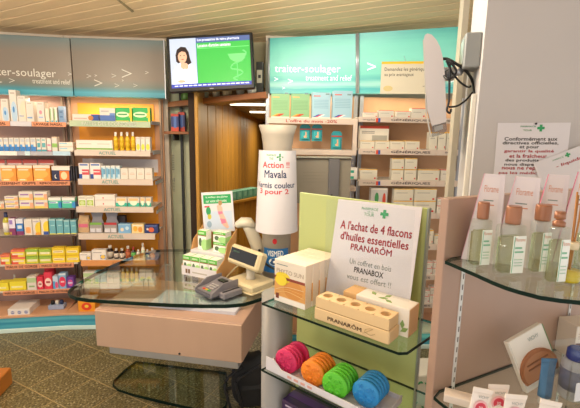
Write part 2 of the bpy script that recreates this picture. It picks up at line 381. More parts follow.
# teal binders on a corridor ledge
pA, pB = on_z(232, 201.5, 1.0), on_z(259, 196, 1.0); vv = pB - pA; pa_ = math.atan2(vv.y, vv.x); pl_ = vv.length
bl = empty('low_partition', (pA.x, pA.y, 0), pa_, 'low plank partition in the corridor under a row of teal boxes', 'partition')
link('top_rail', boxm((pl_ / 2, .06, .985), (pl_ + .3, .14, .03), .003), PLK, bl)
for k in range(6): link('board', boxm((-.06 + (k + .5) * (pl_ + .2) / 6, .06, .485), ((pl_ + .2) / 6 - .012, .03, .97), .004), PLK, bl)
for k in range(5):
    b = empty('file_box', pA + vv * ((k + .5) / 5) + Vector((0, 0, .0006)), pa_, 'teal file box on the low corridor partition' + ordn(k, 5), 'file box', 'teal file boxes in the corridor')
    link('body', boxm((0, .06, .05), (pl_ / 5 - .012, .1, .1), .006), mat('teal_binder', '#5f9c86', .5), b)
    link('spine_label', boxm((0, .009, .055), (pl_ / 12, .002, .05)), mat('binder_label', '#7db39c', .6), b)

# ================================================================ RACKS
def header_mat(key, stops, streak, emit=0, rough=.25):
    m = bpy.data.materials.new(key); m.use_nodes = True; nt = m.node_tree; N = nt.nodes; b = N['Principled BSDF']; b.inputs['Roughness'].default_value = rough
    tc = N.new('ShaderNodeTexCoord'); sp = N.new('ShaderNodeSeparateXYZ'); nt.links.new(tc.outputs['Generated'], sp.inputs[0])
    mp = N.new('ShaderNodeMapping'); mp.inputs['Scale'].default_value = (1.2, 0, 16); nt.links.new(tc.outputs['Generated'], mp.inputs[0])
    n = N.new('ShaderNodeTexNoise'); n.inputs['Scale'].default_value = 1.6; n.inputs['Detail'].default_value = 3; nt.links.new(mp.outputs[0], n.inputs['Vector'])
    ml = N.new('ShaderNodeMath'); ml.operation = 'MULTIPLY_ADD'; ml.inputs[1].default_value = streak; nt.links.new(n.outputs['Fac'], ml.inputs[0])
    ad = N.new('ShaderNodeMath'); ad.operation = 'SUBTRACT'; ad.inputs[1].default_value = streak / 2; nt.links.new(sp.outputs[2], ad.inputs[0]); nt.links.new(ad.outputs[0], ml.inputs[2])
    r = N.new('ShaderNodeValToRGB'); el = r.color_ramp.elements
    while len(el) < len(stops): el.new(.5)
    for e, (p, c) in zip(el, stops): e.position = p; e.color = lin(c)
    nt.links.new(ml.outputs[0], r.inputs[0]); nt.links.new(r.outputs[0], b.inputs['Base Color'])
    if emit: nt.links.new(r.outputs[0], b.inputs['Emission Color']); b.inputs['Emission Strength'].default_value = emit
    return m
HDR_L = header_mat('teal_print_taupe_reflection', [(0, '#3a8ea6'), (.07, '#46a2b8'), (.11, '#3f8896'), (.17, '#68746e'), (.3, '#82766a'), (.75, '#80766c'), (1, '#66787a')], .05, 0, .35)  # taupe of the brownish ceiling's reflection is painted into this unlit cyan print
HDR_R = header_mat('glowing_turquoise_print', [(0, '#6fc4c0'), (.08, '#4fb0b4'), (.16, '#a4dccf'), (.24, '#62bab4'), (.34, '#7ccfbe'), (.55, '#86d4c2'), (.8, '#74c8b6'), (1, '#4fa49c')], .1, .22, .35)
BACKA = mat('mauve_back_panel', '#b08d80', .6, noise=(2, .06)); BACKB = mat('peach_back_panel', '#cf9a74', .6)
ORANGEB = mat('orange_back_board', '#e3941c', .5, noise=(2, .05)); BLUEBASE = header_mat('blue_plinth_print', [(0, '#3f9db8'), (.3, '#59b4c8'), (.5, '#2f8fb0'), (.75, '#67bccb'), (1, '#3d98ae')], .35, 0, .3)
SHELFW = mat('shelf_board', '#d8cfc4', .4); GREENSTRIP = mat('sage_strip', '#b9c9a8', .5); PINKW = mat('pinkish_white_strip', '#dccabc', .45)
LIGHTINK = mat('pale_ink', '#dfe2d8', .6); BASEDECK = mat('base_deck', '#d9a884', .45)
def rack(name, fr, u0, u1, label, back, top_px, top_py, hb_py):
    r = empty(name, fr.w((u0 + u1) / 2, 0, 0), fr.a, label, 'rack')
    r['fr'] = 0; um = (u0 + u1) / 2; w = u1 - u0
    link('back_panel', boxm((0, 0, 1.25), (w - .01, .02, 2.3)), back, r)
    for s in (-1, 1): link('upright', boxm((s * (w / 2 - .025), -.02, 1.22), (.02, .03, 2.34), .003), mat('taupe_upright', '#a58d7a', .5), r)
    link('base_deck', boxm((0, -.18, .14), (w - .02, .36, .02), .003), BASEDECK, r)
    link('plinth', boxm((0, -.347, .083), (w - .02, .02, .094)), BLUEBASE, r)
    link('kick_strip', boxm((0, -.355, .019), (w - .015, .03, .036), .004), mat('pale_kick', '#d8efe8', .4), r)
    return r, um, w
def header(r, um, fr, pxa, pya0, pxb, zt, zb, n, m, t=.1, frame=STEEL, sides=(-1, 1)):
    ua = fr.pix(pxa, pya0, n)[0]; ub = fr.pix(pxb, pya0, n)[0]
    h = link('header_panel', boxm(((ua + ub) / 2 - um, -n + t / 2, (zt + zb) / 2), (ub - ua, t, zt - zb), .003), m, r)
    for s, u in ((-1, ua), (1, ub)):
        if s not in sides: continue
        link('header_frame', boxm((u - um + s * .004, -n + t / 2, (zt + zb) / 2), (.008, t + .01, zt - zb + .01)), frame, r)
    return h, ua, ub
def chev(h, um, fr, px, py, s, n, m, z=None):
    u, z = fr.pix(px, py, n); u -= um; k = s * 3.4 / F; t = max(.0035, k * .1)
    return link('chevron', profile_xz([(u - k * .5, z + k * .42), (u + k * .5, z), (u - k * .5, z - k * .42), (u - k * .5, z - k * .42 + t), (u + k * .5 - t * 2, z), (u - k * .5, z + k * .42 - t)], -n - .0015, -n), m, h)
ra, umA, wA = rack('shelf_rack', FA, uAL, -.006, 'far-left wall rack with mauve back, orange label strips and taupe header', BACKA, 0, 0, 0)
rb, umB, wB = rack('shelf_rack', FB, uBL + .006, 0, 'orange-backed wall rack left of doorway with white label strips', BACKB, 0, 0, 0)
zt = FB.pix(115, 39, .2)[1]; zb = FB.pix(115, 97, .2)[1]; ZHB = zb - .03
hA, _, _ = header(ra, umA, FA, -24, 60, 71, zt, zb, .2, HDR_L, sides=(-1,))
hB, _, _ = header(rb, umB, FB, 71.8, 60, 164, zt, zb, .2, HDR_L, sides=(1,))
def htext(h, fr, um, body, xa, xb, ya, yb, n, m, **k):
    u0, _ = fr.pix(xa, (ya + yb) / 2, n); u1, _ = fr.pix(xb, (ya + yb) / 2, n); xm = (xa + xb) / 2
    z1 = fr.pix(xm, ya, n)[1]; z0 = fr.pix(xm, yb, n)[1]
    return text(h, body, u0 - um, u1 - um, z0, z1, -n - .0012, m, **k)
HW = mat('header_white', '#d9d6cc', .5)
htext(hA, FA, umA, 'traiter-soulager', -20, 56, 68, 78.5, .2, HW)
htext(hA, FA, umA, 'treatment and relief', 32.5, 70.5, 79, 84, .2, HW)
for px, py, s in ((12, 80.5, 5), (1, 82, 2), (70, 74, 3.5)): chev(hA, umA, FA, px, py, s, .2, HW)
for px, py, s in ((89, 76, 4.5), (96, 75.5, 2.5), (114, 75.7, 4.5), (127, 73.5, 10), (98.5, 83, 8), (117, 85.5, 4.5), (135.5, 85.5, 4), (147, 72.5, 3.5), (123, 80.5, 2)): chev(hB, umB, FB, px, py, s, .2, HW)
# orange boards behind rack B
def board(r, fr, um, x0, x1, y0, y1, n, m, name='back_board'):
    u0 = fr.pix(x0, (y0 + y1) / 2, n)[0] - um; u1 = fr.pix(x1, (y0 + y1) / 2, n)[0] - um; z1 = fr.pix((x0 + x1) / 2, y0, n)[1]; z0 = fr.pix((x0 + x1) / 2, y1, n)[1]
    return link(name, boxm(((u0 + u1) / 2, -n, (z0 + z1) / 2), (u1 - u0, .006, z1 - z0)), m, r)
board(rb, FB, umB, 79, 154.5, 103.5, 152, .016, ORANGEB); board(rb, FB, umB, 83, 158, 159, 172, .022, mat('pale_lilac_board', '#d9d2d4', .5)); board(rb, FB, umB, 84, 158, 170, 240, .016, ORANGEB); board(rb, FB, umB, 88, 159, 240, 300, .016, ORANGEB)
ZS = {}
def shelf(key, r, um, fr, x0, x1, y0, y1, strips, depth=.28, nf=.30, m=SHELFW, smooth=None):
    """y0,y1: top and bottom pixel of the front strip; strips: (x0,x1,material,text,ink)"""
    xm = (max(x0, 0) + x1) / 2; zt = fr.pix(xm, y0, nf)[1]; zb = fr.pix(xm, y1, nf)[1]; ymid = (y0 + y1) / 2
    ua = fr.pix(x0, ymid, nf)[0] - um; ub = fr.pix(x1, ymid, nf)[0] - um
    link('shelf', boxm(((ua + ub) / 2, -nf + depth / 2 + .004, zt - .009), (ub - ua - .004, depth, .014), .002), m, r)
    ZS[key] = zt - .0015
    for s in strips:
        a = fr.pix(s[0], ymid, nf)[0] - um; b = fr.pix(s[1], ymid, nf)[0] - um
        p = link('price_strip', boxm(((a + b) / 2, -nf, (zt + zb) / 2), (b - a, .006, zt - zb), .0015), s[2], r)
        if len(s) > 3 and s[3]:
            tx0, tx1 = s[5] if len(s) > 5 else (s[0] + 2, s[1] - 2)
            c = fr.pix(tx0, ymid, nf)[0] - um; d = fr.pix(tx1, ymid, nf)[0] - um; hh = zt - zb
            text(p, s[3], c, d, zb + hh * .24, zb + hh * .78, -nf - .0042, s[4], thick=.02)
    return zt
BLK = mat('strip_ink', '#5a3326', .6); SAGEINK = mat('sage_ink', '#9fb09c', .6); TEALINK = mat('teal_ink', '#7fb3ac', .6)
STM = mat('clear_metal_strip', '#b9b4b6', .25, .3)
shelf('A1', ra, umA, FA, -22, 66, 121.6, 126.4, [(-22, 10, ORANGESTRIP, 'LAVAGE NASAL', BLK, (-20, 6)), (10.3, 31.5, PAPER), (31.8, 66, ORANGESTRIP, 'LAVAGE NASAL', BLK, (34, 63))])
shelf('A2', ra, umA, FA, -22, 71, 151.2, 155.6, [(-22, 71, STM), ])
shelf('A3', ra, umA, FA, -22, 70, 181, 185.6, [(-22, 38, ORANGESTRIP, 'REFROIDISSEMENT GRIPPE', BLK, (-18, 36)), (38.3, 70, ORANGESTRIP, 'REFROIDISSEMENT', BLK, (40, 68))])
shelf('A4', ra, umA, FA, -22, 76, 208.6, 210.2, [(-22, 76, mat('dark_edge', '#6a5a52', .4))])
shelf('A5', ra, umA, FA, -22, 77, 235, 237, [(-22, 77, mat('dark_edge', '#6a5a52', .4))])
shelf('A6', ra, umA, FA, -22, 78, 263.8, 268.4, [(5, 39.5, ORANGESTRIP, 'MAUX DE GORGE', BLK), (40, 74, ORANGESTRIP, 'MAUX DE GORGE', BLK)])
shelf('A7', ra, umA, FA, -22, 79, 290, 294, [(3, 37, ORANGESTRIP, 'MAUX DE GORGE', BLK), (37.5, 70, ORANGESTRIP, 'MAUX DE GORGE', BLK)])
for i, (x0, x1, c) in enumerate(((-2, 17, '#f2ece6'), (25, 30, '#cfe7ee'), (53, 70, '#bcd8ea'))):
    pt = board(ra, FA, umA, x0, x1, 151.2, 155.4, .305, mat('shelf_tag_%d' % i, c, .5), 'shelf_tag')
shelf('B1', rb, umB, FB, 69.5, 150.5, 121, 127, [(69.5, 150.5, GREENSTRIP, 'FAITES DES ECONOMIES', LIGHTINK, (82, 136))])
shelf('B2', rb, umB, FB, 74.5, 150.3, 150.4, 156, [(74.5, 150.3, PINKW, 'ACTUEL', TEALINK, (99, 116))])
shelf('B3', rb, umB, FB, 78, 153, 179, 185, [(78, 153, PINKW, 'ACTUEL', TEALINK, (102, 119))])
shelf('B4', rb, umB, FB, 76.3, 153.5, 206.7, 212.5, [(76.3, 153.5, PINKW, 'ACTUEL', TEALINK, (104, 121))])
shelf('B5', rb, umB, FB, 78.5, 155, 233.5, 239.5, [(78.5, 155, PINKW, 'ACTUEL', TEALINK, (108, 124))])
shelf('B6', rb, umB, FB, 81, 155.5, 260.2, 266, [(81, 155.5, mat('orange_strip_b', '#e0975a', .5), 'ACTUEL', mat('tan_ink', '#c98a58', .6), (112, 128))])
shelf('B7', rb, umB, FB, 82, 156, 283.5, 288.5, [(82, 156, PINKW)])
for px, py in ((152, 121), (153.5, 150), (156, 179), (157, 207)):
    u, z = FB.pix(px + 4, py, .12); link('shelf_bracket', boxm((u - umB, -.14, z - .02), (.006, .26, .03), .002), STEEL, rb)

# ---------------------------------------------------------------- carton prints
P = {}
def pm(k, base, *marks): P[k] = pmat('print_' + k, base, list(marks))
W = '#e4dbd1'
pm('nasal_blue', W, ('c', .55, .3, .42, .34, '#b9d3ea'), ('c', .5, .38, .14, .1, '#4f8fd0'), ('r', .2, .8, .88, .92, '#b7a99c'))
pm('nasal_cream', W, ('c', .8, .45, .5, .35, '#f3dcc2'), ('r', .15, .7, .2, .24, '#8aa0c8'), ('r', .2, .8, .9, .93, '#b7a99c'))
pm('nasal_plain', W, ('r', .1, .8, .16, .24, '#7fa3cf'), ('r', .2, .8, .88, .92, '#b7a99c'))
pm('nasal_pink', W, ('c', .5, .48, .2, .1, '#ea8fa0'), ('r', .2, .8, .2, .27, '#9fb6da'), ('r', .2, .8, .88, .92, '#b7a99c'))
pm('thin_cream', '#f2e2cc', ('r', .2, .8, .0, .1, '#3fb0c0'))
pm('thin_green', '#efe7d8', ('r', 0, .35, .15, .9, '#9cc48a'), ('r', .3, .9, 0, .12, '#3fb0c0'))
pm('steel_blue', '#7f9fc4', ('r', 0, 1, .78, 1, '#a9c4dd'), ('r', .2, .8, .3, .4, '#5579a8'), ('r', .2, .8, .6, .68, '#52719c'))
pm('bluewhite', W, ('r', 0, 1, 0, .34, '#3f86d0'), ('r', 0, .55, .34, .5, '#5aa0de'), ('l', .2, .9, .72, .92, 3, '#a5b8cc'))
pm('tealwhite', W, ('r', .15, .85, .3, .62, '#58a8b0'), ('r', 0, 1, 0, .14, '#46a0b4'), ('r', .2, .8, .78, .88, '#7fb4b0'))
pm('pinkwhite', '#efe0da', ('r', .1, .9, .4, .55, '#d893a8'), ('r', 0, 1, 0, .1, '#c96a86'))
pm('greenwhite_tall', W, ('r', 0, 1, .28, .55, '#8fbf62'), ('r', 0, 1, .9, 1, '#e9cdb2'))
pm('whiteflat_blue', '#efe6da', ('r', .06, .6, .55, .8, '#9cc8dc'), ('r', 0, 1, 0, .12, '#d9c9b6'))
pm('orange', '#f39a3a', ('r', 0, 1, .82, 1, '#f5dfc8'), ('c', .35, .45, .5, .28, '#f7b452'), ('r', .1, .75, .68, .76, '#f7e2c6'), ('r', 0, .6, 0, .14, '#f6c46a'), ('r', .15, .5, .05, .12, '#f9ead2'))
pm('greyred', '#dccbc8', ('r', 0, 1, .82, 1, '#b84a42'), ('r', .03, .08, 0, 1, '#b84a42'))
pm('navymoon', '#2b2f52', ('r', 0, 1, .72, 1, '#f0e4da'), ('r', .42, .95, .05, .68, '#ec7a32'), ('c', .66, .36, .17, .26, '#f6d8a8'), ('c', .22, .3, .08, .14, '#f0ead8'), ('c', .26, .32, .07, .12, '#2b2f52'))
pm('blackslim', '#1f1d24', ('r', .3, .7, .2, .8, '#3c3a44'))
pm('yelwhite', W, ('r', 0, 1, 0, .3, '#f2cf66'), ('r', .1, .7, .55, .72, '#a47ab0'), ('r', .75, 1, .1, .7, '#f0b08a'))
pm('tealwave', '#4fc0a4', ('r', 0, 1, .72, 1, '#f1ece6'), ('r', .08, .75, .46, .62, '#e9f2f6'), ('c', .95, .28, .2, .3, '#3f8fd0'), ('r', .1, .6, .5, .57, '#5a7fc0'))
pm('maroon', '#8a3a6c', ('r', 0, 1, .42, 1, '#eadff0'), ('r', .1, .6, .65, .9, '#a080c8'), ('r', .1, .35, .05, .2, '#d8b03c'))
pm('bluepurple', '#3f7ec8', ('r', 0, 1, .72, 1, '#e6e6f0'), ('r', 0, 1, 0, .24, '#8a3a6c'), ('r', .2, .8, .4, .6, '#dfe8f2'))
pm('orangewhite', W, ('r', .15, .85, .1, .5, '#f2c49a'), ('c', .5, .3, .3, .2, '#efa869'))
pm('yellowarc', W, ('c', .9, .4, .6, .4, '#f4d13c'), ('r', .3, 1, 0, .14, '#f0a23a'), ('r', .1, .8, .8, .86, '#b8b0c0'))
pm('yellowarcblue', W, ('c', .9, .45, .6, .4, '#f4d13c'), ('r', .3, 1, 0, .2, '#3a58a8'))
pm('tealdust', '#6fb0bc', ('r', 0, 1, 0, .07, '#e8e06a'), ('r', .25, .85, .55, .62, '#a9d4d8'), ('r', 0, 1, .9, 1, '#a8cdd0'))
pm('redyellow', '#f0d84a', ('r', 0, .5, .0, .55, '#e2583c'), ('r', 0, 1, .72, 1, '#e97a5a'), ('r', .1, .9, .3, .52, '#f5e6c8'))
pm('greenyellow', '#d9d23c', ('r', 0, 1, .62, 1, '#9fc24a'), ('r', .1, .9, .3, .6, '#f2ecc2'), ('r', 0, 1, 0, .1, '#8fb83e'))
pm('yellow', '#f4d42e', ('r', .1, .9, .32, .62, '#f6ecc0'), ('r', .15, .8, .42, .5, '#c98a3a'), ('r', 0, 1, .9, 1, '#eebf2a'))
pm('yellowflat', '#f3e03a', ('r', .1, .8, .3, .5, '#f6f0b0'), ('r', 0, 1, 0, .12, '#d8b830'))
pm('greenherb', W, ('r', 0, 1, .55, .9, '#b9cf9a'), ('r', .2, .8, .2, .32, '#8fae72'))
pm('redcard', '#e23a52', ('c', .5, .42, .4, .25, '#f3d6cc'), ('r', .25, .75, .36, .48, '#b84a52'))
pm('redplain', '#d8323e', ('r', .2, .8, .3, .5, '#f0c8c0'))
pm('bluepink', '#c9d6ea', ('r', 0, .5, 0, .6, '#58a4d8'), ('c', .7, .3, .3, .26, '#e05a86'))
pm('bluedisc', '#88b4dc', ('c', .5, .45, .46, .34, '#e2365e'), ('r', .25, .75, .4, .5, '#f2d2d8'), ('r', 0, 1, .88, 1, '#d8e4ee'))
pm('purple', '#6a3f98', ('c', .5, .5, .35, .3, '#d05aa0'), ('r', .2, .8, .42, .55, '#e6d8ee'))
pm('threedots', '#efe6e0', ('c', .22, .42, .09, .26, '#8a90b8'), ('c', .53, .42, .09, .26, '#8a90b8'), ('c', .84, .42, .09, .26, '#8a90b8'), ('r', .1, .95, .42, .48, '#efe6e0'))
pm('flowerdisplay', '#f2a02a', ('r', 0, 1, .85, 1, '#f5ecdc'), ('c', .5, .4, .3, .3, '#e8442a'), ('c', .5, .42, .12, .12, '#f8d848'))
pm('ointment', W, ('r', .72, 1, .0, 1, '#2f4fa0'), ('c', .7, .45, .1, .36, '#c8803c'), ('r', .06, .55, .3, .42, '#c29080'))
pm('bluediag', W, ('r', 0, 1, 0, .45, '#4a70b8'), ('r', .65, 1, .45, .62, '#6f94d0'), ('r', .1, .6, .7, .8, '#b8b0b0'))
pm('greenfish', '#2fb558', ('r', .88, 1, 0, 1, '#f0cc3a'), ('r', .8, .9, .3, .62, '#f0cc3a'), ('c', .42, .5, .4, .2, '#d8f0c4'), ('r', .14, .7, .46, .56, '#4a9a58'), ('r', 0, .8, 0, .06, '#f0cc3a'))
pm('longgreen', '#f0e6da', ('r', 0, 1, .06, .22, '#7fae4a'), ('r', .08, .42, .6, .66, '#c9b8a8'), ('r', .58, .92, .6, .66, '#c9b8a8'))
pm('lemon', W, ('c', .5, .28, .4, .22, '#e8dc4a'), ('r', .15, .85, .85, .92, '#cfc4b8'))
pm('redblue', '#f0e6e2', ('r', 0, .3, 0, .3, '#2f4f9c'), ('r', .3, 1, .25, .6, '#d8525a'), ('r', .1, .9, .84, .94, '#5a78b8'), ('r', .2, .9, .42, .48, '#f0e6e2'))
pm('paleblue', '#c9dde6', ('r', 0, .45, .1, .8, '#7fb8d8'), ('r', .4, .9, .35, .75, '#6a9ec0'), ('r', 0, 1, .88, 1, '#f0eae4'))
pm('plainwhite', '#e3d9cd', ('r', .2, .8, .42, .5, '#dcb8a0'), ('r', .3, .7, .58, .62, '#cdc2b8'))
pm('limeleaf', '#eee8d8', ('r', .1, .9, .1, .6, '#a4c23c'), ('c', .5, .34, .3, .2, '#d2dd9a'), ('r', .1, .9, .78, .86, '#b0a898'))
pm('whiteheart', '#f0e6dc', ('c', .42, .45, .03, .14, '#d84a4a'), ('r', .1, .9, .15, .22, '#d4c6b8'))
pm('mintorange', W, ('r', 0, 1, 0, .42, '#38b49a'), ('c', .5, .42, .3, .3, '#e8f2da'), ('r', .1, .9, .62, .9, '#f0c48a'))
pm('babyblue', '#7fb2dc', ('c', .3, .4, .14, .2, '#e9d8c0'), ('c', .7, .55, .14, .2, '#c8dff0'), ('r', 0, 1, .9, 1, '#a9cbe6'))
pm('yellowblue', '#f0d49a', ('c', .3, .5, .18, .3, '#efb43a'), ('c', .7, .4, .18, .3, '#e89a3c'), ('r', .1, .9, .78, .9, '#f4ecd8'))
pm('navystar', '#2c3c78', ('c', .5, .42, .22, .3, '#d8623c'), ('c', .22, .5, .08, .14, '#e8d8c8'), ('r', .1, .9, .85, .95, '#6078b0'))
pm('bluebird', '#f0e8e0', ('r', .6, .96, .08, .5, '#4f7cc0'), ('c', .78, .3, .16, .2, '#f0c858'), ('r', .1, .7, .7, .8, '#bdb0b0'))
pm('generic', '#e2dac9', ('r', 0, 1, .93, 1, '#f0b83a'), ('r', .12, .7, .62, .68, '#b8b0a4'), ('r', .82, .92, .08, .22, '#d83a2e'))
pm('generic_red', '#e3dbcf', ('r', 0, 1, .93, 1, '#e2604a'), ('r', .12, .7, .55, .62, '#b8b0a4'), ('r', .84, .94, .1, .28, '#d83a2e'))
pm('generic_big', '#efe6d6', ('r', 0, 1, .88, 1, '#d8503c'), ('l', .06, .5, .66, .8, 2, '#9a9088'), ('r', .42, .94, .1, .58, '#b8b4a8'), ('r', .78, .9, .12, .3, '#d8452e'), ('r', .78, .84, .12, .3, '#2a3a78'))
pm('generic_photo', '#cfcbc8', ('c', .35, .6, .12, .22, '#4a9a5e'), ('c', .8, .5, .1, .3, '#d8503c'), ('r', 0, 1, .92, 1, '#e8e0d4'))
pm('tealslim', '#eee8e2', ('r', 0, .6, .1, .55, '#2fa890'))
pm('offergreen', '#8fbf8a', ('r', .08, .45, .84, .88, '#e9b060'), ('l', .1, .9, .35, .75, 7, '#7fae7c'), ('r', 0, 1, 0, .06, '#e9e4d8'))
pm('offerblue', '#a9cfe0', ('r', .08, .45, .84, .88, '#d86a60'), ('l', .1, .9, .4, .75, 6, '#94bcd0'), ('r', 0, 1, 0, .06, '#e9e4d8'))

def goods(key, fr, nf, where, spec):
    """spec rows: (name, description, category, print, [(x0,x1)...], ytop or list, levels, depth)"""
    z0 = ZS[key]
    for row in spec:
        name, desc, cat, pr, spans, yt, lv, dep = row[:8]; off = row[8] if len(row) > 8 else 0
        n = len(spans)
        for i, (xa, xb) in enumerate(spans):
            xm = (xa + xb) / 2; y = yt[i] if isinstance(yt, (list, tuple)) else yt
            f = nf - off; zt = fr.pix(xm, y, f)[1]; ym = y + 4
            ua = fr.pix(xa, ym, f)[0]; ub = fr.pix(xb, ym, f)[0]; h = (zt - z0) / lv
            for l in range(lv):
                if lv == 1: lab = desc + ordn(i, n)
                else:
                    lev = (('lower', 'upper') if lv == 2 else ('bottom', 'middle', 'top'))[l]
                    lab = lev + ' ' + desc + ordn(i, n)
                o = link(name, carton_mesh(ub - ua - .004, dep, h - .0012, P[pr]), None, None, fr.w((ua + ub) / 2, f - dep / 2 - .001, z0 + l * h), fr.a + random.uniform(-.012, .012) * (lv == 1))
                tag(o, lab + ' ' + where, cat, (name.replace('_', ' ') + 's ' + where))
def sp(*e): return [(a, b) for a, b in zip(e, e[1:])]
NA = .285
goods('A1', FA, NA, 'on top shelf of far-left rack', [
    ('nasal_spray_box', 'white box with blue figure', 'box', 'nasal_blue', [(0.3, 8)], 98.6, 1, .08),
    ('nasal_spray_box', 'tallest white box with blue figure', 'box', 'nasal_blue', [(8.3, 16)], 89.7, 1, .078),
    ('nasal_spray_box', 'white box with cream swirl', 'box', 'nasal_cream', [(16.5, 25)], 95.6, 1, .09),
    ('nasal_spray_box', 'plain white box with blue script', 'box', 'nasal_plain', [(25.3, 33)], 101, 1, .09),
    ('nasal_spray_box', 'white box with pink dot', 'box', 'nasal_pink', [(36, 44)], 101.7, 1, .09),
    ('nasal_spray_box', 'slim cream box', 'box', 'thin_cream', [(44.6, 49)], 108, 1, .06),
    ('nasal_spray_box', 'slim white and green box', 'box', 'thin_green', [(49.3, 53), (53.3, 57)], 107, 1, .06),
    ('nasal_spray_box', 'steel blue box', 'box', 'steel_blue', [(58, 63.5)], 106, 1, .06)])
goods('A2', FA, NA, 'on second shelf of far-left rack', [
    ('drops_box', 'blue and white box', 'box', 'bluewhite', sp(-3, 3, 8.4, 13.8, 19.2, 24.7, 30, 35.6), 137.6, 1, .06),
    ('drops_box', 'teal and white box', 'box', 'tealwhite', sp(36, 40.7, 46), 137.6, 1, .06),
    ('drops_box', 'pale pink box', 'box', 'pinkwhite', [(46.4, 51)], 138.2, 1, .06),
    ('drops_box', 'white box with green band', 'box', 'greenwhite_tall', [(51.3, 57)], 136.6, 1, .06),
    ('flat_box', 'flat cream and blue box at right end', 'box', 'whiteflat_blue', [(58.5, 73)], 142, 2, .07)])
goods('A3', FA, NA, 'on third shelf of far-left rack', [
    ('vitamin_box', 'orange box', 'box', 'orange', [(0, 15.7), (16.2, 32.2), (32.8, 50)], 165.2, 1, .07),
    ('tablet_box', 'grey red-edged box behind orange boxes', 'box', 'greyred', [(-8, 5), (6.5, 22), (22.4, 37.2), (37.8, 54)], 159.4, 1, .06, .1),
    ('sleep_aid_box', 'navy box with moon and orange square', 'box', 'navymoon', [(51.2, 70)], 166, 1, .07),
    ('slim_case', 'slim black case', 'case', 'blackslim', [(70.3, 72.2), (72.6, 74.6), (75, 77)], 166.3, 1, .06)])
goods('A4', FA, NA, 'on fourth shelf of far-left rack', [
    ('tablet_box', 'yellow and white box at left edge', 'box', 'yelwhite', [(-8, 4)], 201.5, 1, .06),
    ('flat_box', 'flat white and yellow box', 'box', 'yelwhite', [(4.2, 18)], 196, 3, .07),
    ('tablet_box', 'larger white and yellow box', 'box', 'yelwhite', [(18.3, 32.8), (33.2, 47.2)], 191.4, 2, .07),
    ('tablet_box', 'teal box with white top', 'box', 'tealwave', [(48, 61), (61.4, 75)], 197.4, 1, .07)])
goods('A5', FA, NA, 'on fifth shelf of far-left rack', [
    ('herbal_box', 'maroon and lilac box', 'box', 'maroon', [(8.2, 15)], 218.4, 1, .06),
    ('herbal_box', 'blue box with maroon foot', 'box', 'bluepurple', [(15.3, 23)], 218.8, 1, .06),
    ('herbal_box', 'white box with pale orange patch', 'box', 'orangewhite', [(23.5, 31.8)], 219, 1, .06),
    ('herbal_box', 'white box with yellow arc', 'box', 'yellowarc', [(32, 40)], 218.8, 1, .06),
    ('herbal_box', 'white box with yellow arc and blue corner', 'box', 'yellowarcblue', [(40.2, 48)], 218.6, 1, .06),
    ('tissue_pack', 'dusty teal box', 'box', 'tealdust', [(48.5, 55.4), (55.8, 62.8), (63.2, 69.6), (70, 76)], [219, 219, 220, 220], 1, .06)])
goods('A6', FA, NA, 'on sixth shelf of far-left rack', [
    ('lozenge_box', 'orange and yellow box at left end', 'box', 'redyellow', [(0, 10)], 254.5, 1, .06),
    ('lozenge_box', 'red and yellow box', 'box', 'redyellow', [(10.4, 24.8)], 250, 2, .06),
    ('lozenge_box', 'green and yellow box', 'box', 'greenyellow', [(25.2, 38), (38.4, 51)], 249.2, 2, .06),
    ('lozenge_box', 'bright yellow box', 'box', 'yellow', [(51.4, 64.8), (65.2, 79)], 247.6, 2, .06)])
goods('A7', FA, NA, 'on seventh shelf of far-left rack', [
    ('flat_box', 'flat yellow box', 'box', 'yellowflat', [(-4, 8.6), (9.2, 26)], [283, 281.5], 1, .09),
    ('herbal_tea_box', 'white box with green top', 'box', 'greenherb', [(26.4, 36.2)], 276.6, 1, .09),
    ('throat_spray_box', 'red box with pale oval', 'box', 'redcard', [(36.5, 43)], 276.8, 1, .06),
    ('throat_spray_box', 'taller red box with pale oval', 'box', 'redcard', [(43.3, 52)], 272.4, 1, .06),
    ('throat_spray_box', 'plain red box behind the others', 'box', 'redplain', [(44, 54)], 267.5, 1, .05, .1),
    ('throat_spray_box', 'pale blue and pink box', 'box', 'bluepink', [(52.3, 58)], 276.2, 1, .06),
    ('throat_spray_box', 'light blue box with red disc', 'box', 'bluedisc', [(58.2, 66)], 273.4, 1, .06),
    ('throat_spray_box', 'purple box with pink disc', 'box', 'purple', [(66.3, 74)], 277.2, 1, .06)])
NB = .285
goods('B1', FB, NB, 'on top shelf of orange-backed rack', [
    ('ointment_box', 'long white box with blue end', 'box', 'ointment', [(72, 98.8)], 114, 1, .05),
    ('ointment_box', 'white and blue box', 'box', 'bluediag', [(99.2, 115)], 107.8, 1, .06),
    ('plaster_box', 'green and yellow box', 'box', 'greenfish', [(115.3, 132), (132.4, 150)], 107.4, 1, .06)])
goods('B2', FB, NB, 'on second shelf of orange-backed rack', [
    ('ointment_box', 'long cream box with green stripe', 'box', 'longgreen', [(75.8, 112.4)], 140, 1, .06),
    ('lemon_box', 'white box with lemon', 'box', 'lemon', sp(135.3, 140.2, 145, 150), 136.8, 1, .06)])
goods('B3', FB, NB, 'on third shelf of orange-backed rack', [
    ('tablet_box', 'white box with red panel', 'box', 'redblue', [(78.3, 89), (89.6, 100.6)], 163, 1, .06),
    ('tablet_box', 'pale blue box', 'box', 'paleblue', sp(101, 105.8, 110.4, 115.2, 120), 165.6, 1, .06),
    ('tablet_box', 'plain cream box', 'box', 'plainwhite', sp(120.2, 128, 136.2, 144.4, 152.4), 168, 1, .06)])
